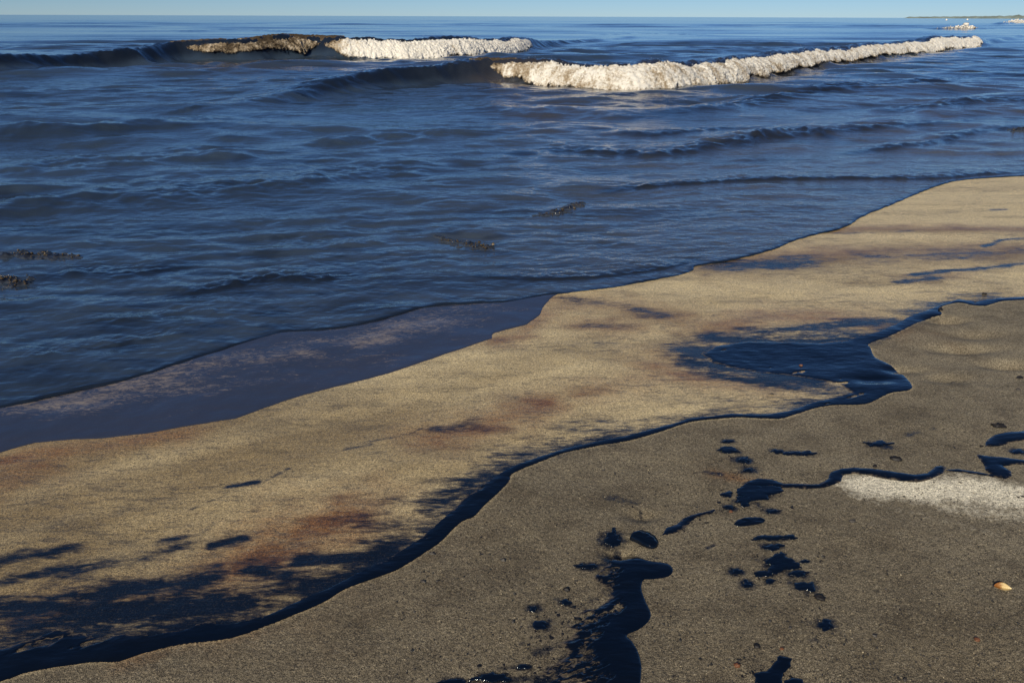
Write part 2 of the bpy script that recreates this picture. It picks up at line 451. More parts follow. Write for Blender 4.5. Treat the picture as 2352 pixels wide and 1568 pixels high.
STROKES = {
 'oil': [([(1640,775),(1800,788),(2000,776)],.12,.9), ([(1560,802),(1630,815)],.10,.85), ([(1720,762),(1900,747),(2060,737)],.10,.7), ([(1650,862),(1800,887),(1920,908)],.07,.75), ([(1390,1415),(1400,1480),(1380,1540),(1320,1580)],.06,1.0), ([(1350,1455),(1290,1535),(1230,1575)],.035,.9), ([(1420,1300),(1430,1360)],.04,.9), ([(0,1290),(180,1250)],.045,.8), ([(0,1335),(100,1312),(250,1290)],.04,.7), ([(150,1312),(330,1280),(430,1250)],.045,.7), ([(-100,1400),(200,1372),(350,1347),(480,1330)],.075,.85),
   ([(200,1415),(400,1405),(560,1390)],.10,.95), ([(490,1250),(555,1238)],.035,.95), ([(360,1245),(460,1225),(485,1208)],.025,.6), ([(570,1312),(655,1322)],.04,.85), ([(695,1292),(760,1287),(900,1272)],.05,.9),
   ([(700,1342),(790,1320)],.04,.9), ([(990,1175),(1060,1122),(1150,1065)],.10,.75), ([(850,1268),(960,1225),(1040,1160)],.08,.7), ([(1150,1060),(1300,1020),(1450,988)],.09,.7),
   ([(1290,1000),(1440,978)],.09,.5), ([(525,1119),(590,1109)],.02,.95), ([(430,1172),(520,1137),(600,1112),(665,1078)],.012,.5), ([(795,1032),(850,1022)],.022,.75),
   ([(820,1020),(940,996),(985,975)],.012,.5), ([(1000,985),(1090,968)],.08,.5), ([(1600,806),(1700,806),(1900,812)],.17,1.0), ([(1590,830),(1700,850),(1880,880)],.10,.8), ([(1650,775),(1800,770),(1950,768)],.12,.75), ([(1700,860),(1850,880),(1950,905)],.10,.7), ([(1310,690),(1420,700),(1520,725)],.10,.42), ([(1310,791),(1400,785)],.07,.5),
   ([(1350,745),(1440,745)],.07,.4), ([(1640,612),(1760,607),(1840,600)],.20,.72), ([(2100,632),(2180,622),(2300,612),(2380,600)],.05,.85), ([(2060,647),(2150,640)],.06,.7),
   ([(2000,592),(2150,590),(2380,575)],.2,.45), ([(2260,566),(2300,551),(2380,545)],.04,.8), ([(1900,535),(2100,531)],.05,.4), ([(2282,482),(2310,481)],.04,.75), ([(2000,770),(2060,745),(2110,725)],.10,.55),
   ([(1700,1055),(1712,1058)],.02,.7), ([(1715,1080),(1722,1080)],.015,.7), ([(1620,1083),(1656,1088)],.018,.6), ([(2085,1000),(2110,992)],.02,.6), ([(2140,985),(2150,983)],.02,.45),
   ([(1640,1250),(1625,1254)],.012,.7), ([(1500,1275),(1510,1278)],.010,.7), ([(1741,1161),(1746,1163)],.013,.65), ([(1862,1473),(1872,1469)],.012,.75), ([(1908,1389),(1908,1391)],.010,.5), ([(1895,1409),(1906,1409)],.007,.6),
   ([(1280,1375),(1310,1380)],.018,.65), ([(1220,1440),(1260,1425)],.018,.7), ([(1190,1480),(1240,1460)],.012,.5), ([(1330,1390),(1370,1375)],.02,.6), ([(1100,1540),(1180,1530)],.018,.5), ([(1050,1568),(1180,1560),(1250,1555)],.02,.75),
   ([(1230,1500),(1290,1480)],.025,.6), ([(1406,1225),(1405,1240)],.018,.7), ([(1420,1262),(1412,1285)],.016,.8), ([(1340,1298),(1395,1292)],.008,.7), ([(1255,1350),(1258,1350)],.010,.5), ([(1222,1395),(1226,1398)],.010,.5),
   ([(1690,1308),(1698,1312)],.012,.6), ([(1712,1335),(1720,1344)],.012,.6), ([(1790,1290),(1830,1318)],.02,.5), ([(1760,1250),(1780,1256)],.012,.7), ([(1300,1060),(1420,1100)],.05,.2), ([(1400,1140),(1460,1150)],.03,.35), ([(1470,1165),(1475,1180)],.015,.5)],
 'brown': [([(-100,1085),(0,1062),(100,1037),(250,1016),(430,995)],.09,.75), ([(-100,1120),(60,1080)],.16,.6), ([(1260,692),(1420,702),(1600,740)],.2,.5), ([(1250,720),(1200,768),(1150,782)],.09,.7),
   ([(1350,745),(1440,750)],.15,.6), ([(1000,1000),(1080,985),(1150,960),(1250,925)],.13,.9), ([(540,1310),(620,1270),(700,1228),(800,1192)],.17,1.0), ([(600,1300),(680,1250)],.1,1.0), ([(440,1342),(560,1322)],.08,.85),
   ([(1500,842),(1600,870),(1750,882),(1850,872)],.13,.75), ([(1640,757),(1760,727),(1900,730),(2000,745)],.18,.8), ([(1640,605),(1900,578),(2100,582),(2300,572)],.25,.6), ([(1850,526),(2100,523),(2380,526)],.16,.6),
   ([(1330,905),(1480,870),(1560,850)],.12,.55), ([(80,1402),(300,1372),(480,1347)],.08,.6), ([(2100,640),(2200,625)],.1,.5), ([(1550,820),(1650,800)],.2,.6), ([(300,1500),(420,1450),(560,1440)],.05,.5), ([(1640,1085),(1745,1110)],.03,.5)],
 'grime': [([(1640,612),(1900,595),(2380,585)],.32,.75), ([(1270,700),(1420,705),(1600,745)],.22,.6), ([(1290,800),(1500,835)],.16,.5), ([(1880,527),(2380,530)],.10,.7), ([(600,1100),(800,1040),(1000,1010)],.10,.5), ([(0,1200),(500,1235)],.25,.5), ([(1140,935),(1330,895)],.09,.6), ([(2000,775),(2300,668)],.10,.6),
   ([(0,1090),(200,1050),(400,1020)],.10,.6), ([(1000,850),(1250,815)],.04,.35), ([(700,1180),(1000,1100)],.09,.4), ([(1250,640),(1330,690)],.05,.4), ([(1950,650),(2150,648)],.07,.6), ([(1450,1010),(1700,940)],.08,.5), ([(300,1180),(700,1110)],.07,.4)],
 'pale': [([(1985,1110),(2100,1122),(2250,1122),(2420,1145)],.115,.95), ([(2180,1160),(2420,1190)],.10,.5), ([(1850,1120),(1960,1110)],.05,.35), ([(2050,1165),(2200,1205),(2300,1230)],.06,.32)],
}
for k in STROKES:
    STROKES[k] = [(GL(p), w, s) for p, w, s in STROKES[k]]

ribbon_px = [(1700, 1108), (1740, 1098), (1775, 1100), (1800, 1110), (1850, 1110), (1880, 1110), (1903, 1098), (1908, 1084), (1930, 1077), (1960, 1074), (2005, 1076), (2050, 1084), (2100, 1091), (2128, 1087), (2146, 1070),
             (2160, 1068), (2176, 1074), (2166, 1088), (2140, 1101), (2110, 1107), (2070, 1105), (2020, 1096), (1975, 1088), (1938, 1090), (1930, 1107), (1895, 1119), (1840, 1121), (1780, 1119), (1730, 1118)]
pale_edge = catmull(GL([(1890, 1112), (1930, 1092), (1975, 1088), (2060, 1104), (2110, 1107), (2150, 1092), (2175, 1079), (2240, 1087), (2320, 1098), (2420, 1090), (2700, 1080)]), 5)

# small separate oil spots: outline centre, radii on the picture, label
SPOTS = [
 (1738,1128,36,17,'black oil patch hanging below the left end of the wavy ribbon'), (1708,1147,17,10,'small oil lobe at the lower left of the patch under the ribbon'), (1671,1134,12,5,'faint oil dot left of the patch under the ribbon'),
 (1676,1162,12,3.5,'thin dark oil dash below left of the patch under the ribbon'), (1776,1174,13,4,'short dark oil dash right of the black patch under the ribbon'), (1779,1235,44,5,'long thin oil dash above the cross-shaped oil patch'),
 (1773,1255,20,7,'ragged oil spot between the long thin dash and the cross-shaped patch'), (1793,1294,32,17,'largest oil blot right of the foreground pool, shaped like a cross'), (1755,1316,20,6,'left arm of oil beneath the cross-shaped blot'), (1834,1316,18,7,'right arm of oil beneath the cross-shaped blot'),
 (1692,1311,11,5,'small oil spot at the upper end of a short slanting pair'), (1717,1340,10,8,'small oil spot at the lower end of a short slanting pair'), (1768,1333,9,4,'dot of oil under the cross-shaped blot'), (1851,1348,19,14,'square-looking black oil spot below right of the cross-shaped blot'),
 (1848,1289,9,3.5,'tiny oil dash right of the cross-shaped blot'), (1896,1436,13,11,'round dark oil spot lowest in the chain of spots on the right'), (1671,1036,19,6,'flat oil spot on the clean sand, upper end of the dotted trail'), (1672,1014,10,3.5,'smallest oil dash topmost in the dotted trail'),
 (1708,1057,11,5,'faded oil spot second from the top of the dotted trail'), (1718,1080,10,4,'faded oil spot third from the top of the dotted trail'), (1786,1038,11,4,'small oil dash left of a longer one on the upper sand'), (1838,1042,28,5,'longer oil dash on the upper sand beside a small one'),
 (2016,1020,24,6,'bluish oval oil spot on the sand between the stream and the ribbon'), (2340,1038,14,5,'oil spot between the two patches at the right edge'), (1406,1232,14,14,'black oil spot above the neck of the foreground pool'), (1300,1380,12,5,'oil smear at the upper left of the foreground pool'),
 (1240,1434,17,9,'ragged oil spot left of the foreground pool'), (1347,1298,22,5,'dark finger of oil reaching left from the head of the foreground pool'), (1225,1397,8,6,'tiny oil dot far left of the foreground pool'),
 (1415,1285,12,11,'dark oil in the hollow at the top of the foreground pool'), (1130,1556,34,8,'flat oil smear at the bottom edge left of the foreground pool'), (1040,1566,30,7,'leftmost oil smear on the bottom edge'), (1203,1530,14,5,'small oil smear just above the bottom edge left of the pool'),
]
for cx, cy, rx, ry, lb in SPOTS:          # sand soaked round each spot
    a_, b_ = G(cx - rx * .6, cy), G(cx + rx * .6, cy); wd = np.linalg.norm(G(cx, cy - ry) - G(cx, cy + ry)) * .5
    STROKES['oil'].append((np.array([a_, b_]), wd * .9 + .012, .85))

# hollows pressed into the upper beach (position, radii in metres, depth)
HOLLOWS = [(G(2175, 735), .10, .05, .02), (G(2210, 800), .16, .05, .018), (G(2330, 835), .16, .05, .02), (G(2240, 770), .14, .06, .012), (G(2010, 872), .10, .05, .008), (G(1475, 1180), .05, .03, .01), (G(1425, 1265), .05, .03, .012), (G(2180, 870), .12, .05, .01), (G(2080, 850), .1, .04, .008)]

def ground(x, y):
    z = base_z(x, y)
    z = z + 0.010 * fbm(x * 0.9, y * 0.9, 2, 3)
    k = np.clip(1.2 - 0.1 * np.hypot(x, y), 0.15, 1)
    z = z + 0.0022 * k * fbm(x * 7, y * 7, 3, 11)
    z = z + .006 * k * fbm(x * 3.1, y * 3.1, 3, 13)
    for c, a, b, dep in HOLLOWS:
        z = z - 1.8 * dep * np.exp(-(((x - c[0]) / a) ** 2 + ((y - c[1]) / b) ** 2))
    return z

# ------------------------------------------------------------------ the beach
def row_list(r0, r1, dphi, rel):
    out = [r0]
    while out[-1] < r1:
        r = out[-1]
        out.append(r + min((r * r + CAM_H ** 2) / CAM_H * dphi, rel(r) * r))
    return np.array(out)

rows = np.concatenate([[0.02, 0.3, 0.6, 0.9, 1.1], row_list(1.2, 26, 0.0010, lambda r: 0.006), np.geomspace(27, 3000, 30)])
cols = make_cols(0.0019)
SX, SY = polar(rows, cols)
near = (np.hypot(SX, SY) < 30)
F_sea = np.full(SX.shape, -50.0)
F_sea[near] = sd_polygon(SX[near], SY[near], sea_poly[:: 1])
far = ~near
F_sea[far] = np.where((SX[far] - SHORE_P[0]) * SHORE_N[0] + (SY[far] - SHORE_P[1]) * SHORE_N[1] > 8, -10, 10)
keep = 0.9 - F_sea                                       # nothing of the sand shows under more than 0.9 m of sheet
(px, py, pf), quads, tris = clip_grid(SX, SY, keep)
at = {}
vis = np.hypot(px, py) < 16
for k, lst in STROKES.items():
    a = np.zeros(px.shape)
    for p, w, s in lst:
        lo, hi = p.min(0) - 5 * w, p.max(0) + 5 * w
        m_ = (px > lo[0]) & (px < hi[0]) & (py > lo[1]) & (py < hi[1])
        if not m_.any(): continue
        wx, wy = px[m_], py[m_]
        d, _, _ = near_polyline(wx, wy, p)
        d = d * (1 + 0.6 * fbm(wx * 5, wy * 5, 4, 31)) + .25 * w * fbm(wx * 14, wy * 14, 3, 33)
        d = np.clip(d, 0, None)
        a[m_] = np.maximum(a[m_], s * (.75 * np.exp(-(d / w) ** 2) + .25 * np.exp(-d / w)))
    at[k] = a
ds, sgn, _ = near_polyline(px[vis], py[vis], stream_land)
side = np.zeros(px.shape) - 1
side[vis] = ds * sgn                                     # positive seaward of the strand line
at['wet'] = sstep(-0.02, 0.02, side)
lq0, lq1 = np.array(G(300, 1450)), np.array(G(1500, 980))
ql = np.clip(((px - lq0[0]) * (lq1 - lq0)[0] + (py - lq0[1]) * (lq1 - lq0)[1]) / np.sum((lq1 - lq0) ** 2), 0, 1)
warp = 1 + .7 * fbm(px * 2.5, py * 5, 4, 57)
near_str = np.exp(-(np.clip(side, 0, 9) / ((0.30 - .15 * ql) * np.clip(warp, .25, 2))) ** 1.3) * (side > 0)
at['oil'] = np.maximum(at['oil'], (.97 - .17 * ql) * near_str)
dpe, sg2, _ = near_polyline(px[vis], py[vis], pale_edge)
pe = np.zeros(px.shape); pe[vis] = dpe * sg2
at['pale'] = at['pale'] * sstep(0.004, -0.004, pe)
# lens vignette painted as darker sand towards left and foreground, plus oil grime
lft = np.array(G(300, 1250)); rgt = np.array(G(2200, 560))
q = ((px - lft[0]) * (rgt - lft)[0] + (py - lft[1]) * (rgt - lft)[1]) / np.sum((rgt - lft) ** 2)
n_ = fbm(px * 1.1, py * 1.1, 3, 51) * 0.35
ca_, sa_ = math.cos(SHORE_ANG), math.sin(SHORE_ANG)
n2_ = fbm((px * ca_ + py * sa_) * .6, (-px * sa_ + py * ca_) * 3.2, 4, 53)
grime_vignette_wet = np.clip(np.maximum(0.86 - 1.45 * q + n_ + .80 * n2_, at.pop('grime') * (1.1 + .9 * n2_)), 0.04, 1)
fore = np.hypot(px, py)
vignette_dry = np.clip(0.48 - 0.16 * (fore - 1.6) + n_, 0, 1)  # vignette gradient: sand painted darker close to the camera
at['grime_vignette'] = np.where(side > 0, grime_vignette_wet, vignette_dry)
bz = ground(px, py) - .10 * sstep(.12, .85, .9 - pf)
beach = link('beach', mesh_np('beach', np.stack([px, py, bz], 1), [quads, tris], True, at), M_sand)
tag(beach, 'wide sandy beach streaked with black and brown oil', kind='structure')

# ------------------------------------------------------------------ the sea
WAVES = {
 'far': dict(px=[(-500,180,.15),(-200,152,.3),(0,135,.40),(150,121,.48),(300,113,.52),(400,101,.62),(550,93,.75),(700,84,.86),(800,88,.8),(1000,91,.72),(1150,88,.68),(1220,90,.5),(1290,95,.2),(1450,84,.08)], wf=.42, wb=1.5),
 'near': dict(px=[(500,245,.04),(620,222,.12),(750,189,.24),(900,159,.42),(1000,150,.48),(1130,139,.55),(1250,143,.55),(1440,149,.58),(1600,141,.58),(1750,126,.58),(1900,111,.58),(2050,98,.58),(2150,89,.6),(2230,83,.6),(2262,92,.25),(2352,82,.1),(2500,74,.02)], wf=.36, wb=1.3),
 'small': dict(px=[(2120,66,.1),(2160,64,.25),(2215,61,.42),(2240,63,.25),(2280,65,.1)], wf=.7, wb=2.0),
 'edge': dict(px=[(2270,56,.1),(2310,50,.7),(2340,47,.9),(2400,47,.9),(2480,50,.4)], wf=.8, wb=2.0),
}
for w in WAVES.values():
    pts = []
    for sx, sy, a in w['px']:
        p = hit(sx, sy, a); pts.append((p[0], p[1], a))
    w['c'] = catmull(np.array(pts), 6)
RIDGES = [  # low dark crests (points, height, front width, back width)
 ([(1180,345),(1300,338),(1450,350),(1560,345),(1650,331),(1760,313),(1800,311),(1900,301),(2100,285),(2380,262)], .055, .11, .5),
 ([(1950,352),(2060,340),(2160,326),(2230,305),(2380,284)], .035, .06, .4),
 ([(1400,438),(1480,431),(1600,423),(1750,413),(2000,414),(2150,413),(2260,404),(2400,396)], .032, .032, .3),
 ([(1100,648),(1180,656),(1280,657),(1400,650),(1520,633),(1592,613)], .012, .022, .2),
 ([(-100,480),(100,462),(300,447),(500,432),(700,410),(900,386),(1050,380)], .06, .38, .9),
 ([(-100,310),(100,300),(250,291),(450,271),(560,260)], .07, .45, 1.0),
 ([(-100,390),(200,372),(430,352),(620,345)], .06, .3, .8),
 ([(1000,230),(1150,250),(1300,262),(1500,262)], .05, .35, .9),
 ([(520,668),(580,655),(640,647),(720,650),(800,640)], .028, .05, .25),
 ([(420,690),(500,672),(560,655)], .018, .05, .2),
 ([(130,636),(200,628),(300,632),(420,615)], .02, .06, .3),
 ([(1500,262),(1700,235),(1900,205),(2100,185),(2380,165)], .07, .3, .8),
 ([(1700,330),(1780,305),(1850,300),(1900,310)], .05, .09, .3),
 ([(2050,245),(2150,240),(2250,230),(2380,225)], .07, .15, .6),
 ([(1380,300),(1500,310),(1620,300),(1700,290)], .03, .10, .4),
 ([(600,570),(700,560),(800,568),(900,555)], .018, .06, .3),
 ([(150,760),(330,745),(430,730),(560,740)], .012, .04, .2),
 ([(0,845),(150,830),(330,800),(480,780)], .010, .03, .15),
 ([(300,75),(520,68),(700,72),(950,80)], .10, 1.2, 2.5),
 ([(1350,80),(1500,75),(1650,82)], .12, 1.2, 2.5),
 ([(700,330),(900,315),(1100,300)], .05, .25, .7),
]
RIDGES = [(catmull(np.array([hit(a, b, h) for a, b in p]), 4), h, wf, wb) for p, h, wf, wb in RIDGES]

SPECTRUM = []
for lam0, lam1, cnt, steep, spread in ((10.0, 24.0, 12, .0028, .4), (4.5, 9.0, 10, .0065, .35), (1.8, 4.0, 14, .0075, .45), (.7, 1.6, 18, .0052, .5), (.28, .65, 22, .0042, .5), (.12, .26, 16, .003, .6)):
    band = []
    for _ in range(cnt):
        lam = math.exp(rng.uniform(math.log(lam0), math.log(lam1)))
        th = -math.pi / 2 + 0.18 + rng.normal() * spread
        kx, ky = math.cos(th) * 2 * math.pi / lam, math.sin(th) * 2 * math.pi / lam
        band.append((kx, ky, rng.uniform(0, 2 * math.pi), lam * steep * rng.uniform(.6, 1.2), lam))
    SPECTRUM.append((lam0, lam1, band))

def sea_z(x, y, F, cell):
    """height of the water; F metres inside the swash edge; cell = local mesh size"""
    r = np.hypot(x, y)
    Fc = np.clip(F, 0, 60)
    flat = base_z(x, y)
    z = np.where(r < 26, flat * np.exp(-Fc / 6.0), flat * 0)
    z = z + 0.003 + 0.008 * np.sqrt(np.clip(Fc / 0.018, 0, 1)) * (1 + .7 * fbm(x * 6, y * 6, 3, 5)) + .008 * sstep(.05, .6, Fc)
    wx = x + 0.35 * fbm(x * .35, y * .35, 2, 61); wy = y + 0.6 * fbm(x * .3, y * .3, 2, 67)
    for bi, (l0, l1, band) in enumerate(SPECTRUM):
        amp = sstep(0.0, 0.5 + l1 * 1.6, Fc) * (0.35 + 1.1 * sstep(-.35, .45, fbm(x / l1 * .35, y / l1 * .35, 2, 71 + bi)))
        calm = 0.45 + 0.55 * sstep(4, 16, Fc)
        if bi == 0: calm = sstep(40, 120, r)
        if bi >= 3: calm = 0.95 + 0.05 * sstep(2, 10, Fc)
        if bi >= 1: calm = calm * (1 - .6 * sstep(35, 90, r))
        res = np.clip((l0 / (cell + 1e-6) - 2.0) / 2.0, 0, 1)
        act = (amp * res) > 1e-3
        if not act.any(): continue
        h = np.zeros(x.shape)
        ax, ay = wx[act], wy[act]
        hh = np.zeros(ax.shape)
        for kx, ky, ph, a, lam in band:
            s = np.sin(kx * ax + ky * ay + ph)
            hh += a * (s + 0.25 * (s * s - .5))
        h[act] = hh
        z = z + h * amp * res * calm * 0.75
    for pts, h, wf, wb in RIDGES:
        lo, hi = pts.min(0) - 4 * wb, pts.max(0) + 4 * wb
        m_ = (x > lo[0]) & (x < hi[0]) & (y > lo[1]) & (y < hi[1])
        if not m_.any(): continue
        mx, my = x[m_], y[m_]
        d, sg, par = near_polyline(mx, my, pts)
        s = d * sg + wf * 1.2 * fbm(mx * .8 / max(wb, .2), my * .8 / max(wb, .2), 3, 83)
        t = par / (len(pts) - 1)
        end = sstep(0, .18, t) * sstep(1, .82, t)
        rough = 0.7 + 0.8 * fbm(mx * 2.2 / max(wb, .15), my * 2.2 / max(wb, .15), 3, 89)
        z[m_] += h * end * rough * np.where(s < 0, np.exp(-(s / wf) ** 2), np.exp(-(s / wb) ** 2))
    return z

def wave_add(x, y):
    """height of the breakers and the weight of each"""
    tot = np.zeros(x.shape); ws = []
    for w in WAVES.values():
        c = w['c']; wgt = np.zeros(x.shape)
        lo, hi = c[:, :2].min(0) - 6, c[:, :2].max(0) + 6
        m_ = (x > lo[0]) & (x < hi[0]) & (y > lo[1]) & (y < hi[1])
        mx, my = x[m_], y[m_]
        d, sg, par = near_polyline(mx, my, c[:, :2])
        A = np.interp(par, np.arange(len(c)), c[:, 2])
        s = d * sg
        s2 = s + .12 * fbm(mx * 1.2, my * 1.2, 2, 97) * np.where(s < 0, 1, 1)
        prof = np.where(s2 < 0, np.exp(-(np.abs(s2) / w['wf']) ** 1.7), np.exp(-(s2 / w['wb']) ** 2))
        prof = prof * (1 + .10 * fbm(mx * 2.5, my * 2.5, 4, 101) + .10 * fbm(mx * 7, my * 2.5, 3, 103)) - .10 * np.exp(-((s2 + w['wf'] * 2.6) / (w['wf'] * 1.5)) ** 2)
        tot[m_] += A * prof
        wgt[m_] = np.where(s < 0, np.exp(-(np.abs(s) / (w['wf'] * 1.25)) ** 2), np.exp(-(s / (w['wb'] * .55)) ** 2)) * (A > .16)
        ws.append(wgt)
    return tot, ws

srows = row_list(2.2, 6000, 0.0007, lambda r: .011 if (r < 17 or r > 62) else .0032)
scols = make_cols(0.0021, 46)
WX, WY = polar(srows, scols)
R_ = np.hypot(WX, WY)
Fw = np.empty(WX.shape)
nr_ = R_ < 26
Fw[nr_] = sd_polygon(WX[nr_], WY[nr_], sea_poly)
Fw[~nr_] = sd_polygon(WX[~nr_], WY[~nr_], sea_poly_far)
wig = sstep(1.5, 0, np.abs(Fw)) * (0.012 * fbm(WX * 9, WY * 9, 3, 41))
Fw = Fw + wig
dr = np.gradient(srows)[:, None] * np.ones(len(scols))[None, :]
cell = np.maximum(dr, R_ * 0.0021)
(wx, wy, wf_, wcell), wq, wt = clip_grid(WX, WY, Fw, [cell])
wcell = np.clip(wcell, 0.004, None)
wz = sea_z(wx, wy, wf_, wcell)
nb_ = wf_ < 1.6
wz[nb_] = np.maximum(wz[nb_], ground(wx[nb_], wy[nb_]) - .10 * sstep(.12, .85, wf_[nb_]) + .0035)
wadd, wws = wave_add(wx, wy)
wz = wz + wadd
wr = np.hypot(wx, wy)
# colour of the water: shallow turbid sheet near the beach and to the right, brown sand stirred up by the breakers
shallow = np.clip(sstep(15.0, 0.5, wf_) * (0.06 + 0.94 * sstep(-2.5, 4.5, wx)), 0, 1) * sstep(0.0, .03, wf_)
murk = np.zeros(wx.shape)
for p, w, s in (([(420, 118), (600, 112), (760, 110)], 1.5, 1.0), ([(430, 158), (620, 160), (820, 158), (930, 158)], 2.0, .85), ([(1130, 190), (1250, 235), (1300, 290)], 1.2, .55), ([(1160, 185), (1400, 208), (1700, 180), (2000, 135)], .8, .6), ([(930, 155), (1130, 140)], .5, .6), ([(1900, 290), (2150, 270), (2380, 258)], 1.2, .5), ([(2000, 210), (2380, 190)], 3, .4)):
    d, _, _ = near_polyline(wx, wy, np.array([hit(a, b) for a, b in p]))
    murk = np.maximum(murk, s * np.exp(-(d / w) ** 2))
chop = np.clip(1 - .6 * sstep(22, 75, wr), 0, 1)          # ripples die away offshore
black = np.zeros(wx.shape)
for g_ in wws: black = np.maximum(black, .85 * sstep(.1, .7, g_))
black *= 1 - .75 * np.clip(murk, 0, 1)
black = np.maximum(black, .8 * np.exp(-(wf_ / .06) ** 2))
black = np.maximum(black, .55 * sstep(.05, .4, fbm(wx * .5, wy * 1.3, 4, 111)))
black = np.maximum(black, .75 * sstep(-.05, .35, fbm(wx * 2.4, wy * 6.5, 4, 113)) * sstep(4.5, .3, wf_) * (.45 + .55 * sstep(2, -2, wx)))
for ri in (0, 1, 2, 3, 4, 5, 8, 9, 10, 11, 12, 13, 14):                # dark reflection on slopes of the low crests, painted into the colour
    pts, _, rf, rb = RIDGES[ri]
    d, sg, _ = near_polyline(wx, wy, pts)
    k_ = np.exp(-(d / (rf * 2.2 + .05)) ** 2)
    black = np.maximum(black, (.4 if ri in (4, 5) else .85) * k_)
V = np.stack([wx, wy, wz], 1)
# smooth normals of the whole surface, shared by the pieces it is split into
def vnormals(V, fs):
    N = np.zeros_like(V)
    for f in fs:
        if not len(f): continue
        a = V[f[:, 1]] - V[f[:, 0]]; b = V[f[:, -1]] - V[f[:, 0]]
        fn = np.cross(a, b)
        for k in range(f.shape[1]):
            for c in range(3): N[:, c] += np.bincount(f[:, k], fn[:, c], len(V))
    N[N[:, 2] < 0] *= -1
    return N / (np.linalg.norm(N, axis=1, keepdims=True) + 1e-20)
NV = vnormals(V, [wq, wt])
lab_v = np.zeros(len(V), int)
for i, g in enumerate(wws): lab_v[g > .38] = i + 1
lab_q = np.where((lab_v[wq] == lab_v[wq][:, :1]).all(1), lab_v[wq[:, 0]], 0)
def sub_mesh(name, qsel, tsel):
    used = np.zeros(len(V), bool); used[qsel.ravel()] = True
    if len(tsel): used[tsel.ravel()] = True
    mp = np.cumsum(used) - 1
    return mesh_np(name, V[used], [mp[qsel], mp[tsel] if len(tsel) else np.zeros((0, 3), int)], True, {'murk': murk[used], 'shallow': shallow[used], 'chop': chop[used], 'black': black[used]}, NV[used])
sea = link('sea', sub_mesh('sea', wq[lab_q == 0], wt), M_water)
tag(sea, 'dark rippled sea water polluted with oil', kind='structure')

# ------------------------------------------------------------------ breakers
ICO_V, ICO_F = None, None
def _ico():
    t = (1 + 5 ** .5) / 2
    v = np.array([(-1, t, 0), (1, t, 0), (-1, -t, 0), (1, -t, 0), (0, -1, t), (0, 1, t), (0, -1, -t), (0, 1, -t), (t, 0, -1), (t, 0, 1), (-t, 0, -1), (-t, 0, 1)], float)
    f = np.array([(0, 11, 5), (0, 5, 1), (0, 1, 7), (0, 7, 10), (0, 10, 11), (1, 5, 9), (5, 11, 4), (11, 10, 2), (10, 7, 6), (7, 1, 8), (3, 9, 4), (3, 4, 2), (3, 2, 6), (3, 6, 8), (3, 8, 9), (4, 9, 5), (2, 4, 11), (6, 2, 10), (8, 6, 7), (9, 8, 1)])
    return v / np.linalg.norm(v[0]), f
ICO_V, ICO_F = _ico()

def blobs(name, P, rad, dirt, parent, squash=0.8):
    n = len(P)
    jit = 1 + 0.35 * rng.normal(size=(n, 12, 1))
    v = (P[:, None, :] + ICO_V[None] * np.clip(jit, .4, 1.8) * rad[:, None, None] * np.array([1, 1, squash])).reshape(-1, 3)
    f = (ICO_F[None] + (np.arange(n) * 12)[:, None, None]).reshape(-1, 3)
    o = link(name, mesh_np(name, v, [f], True, {'dirt': np.repeat(dirt, 12)}), M_foam, parent)
    return tag(o, kind='stuff')

def resample(c, step):
    seg = np.linalg.norm(np.diff(c[:, :2], axis=0), axis=1); L = np.concatenate([[0], np.cumsum(seg)])
    u = np.arange(0, L[-1], step)
    return u, np.stack([np.interp(u, L, c[:, k]) for k in range(c.shape[1])], 1)

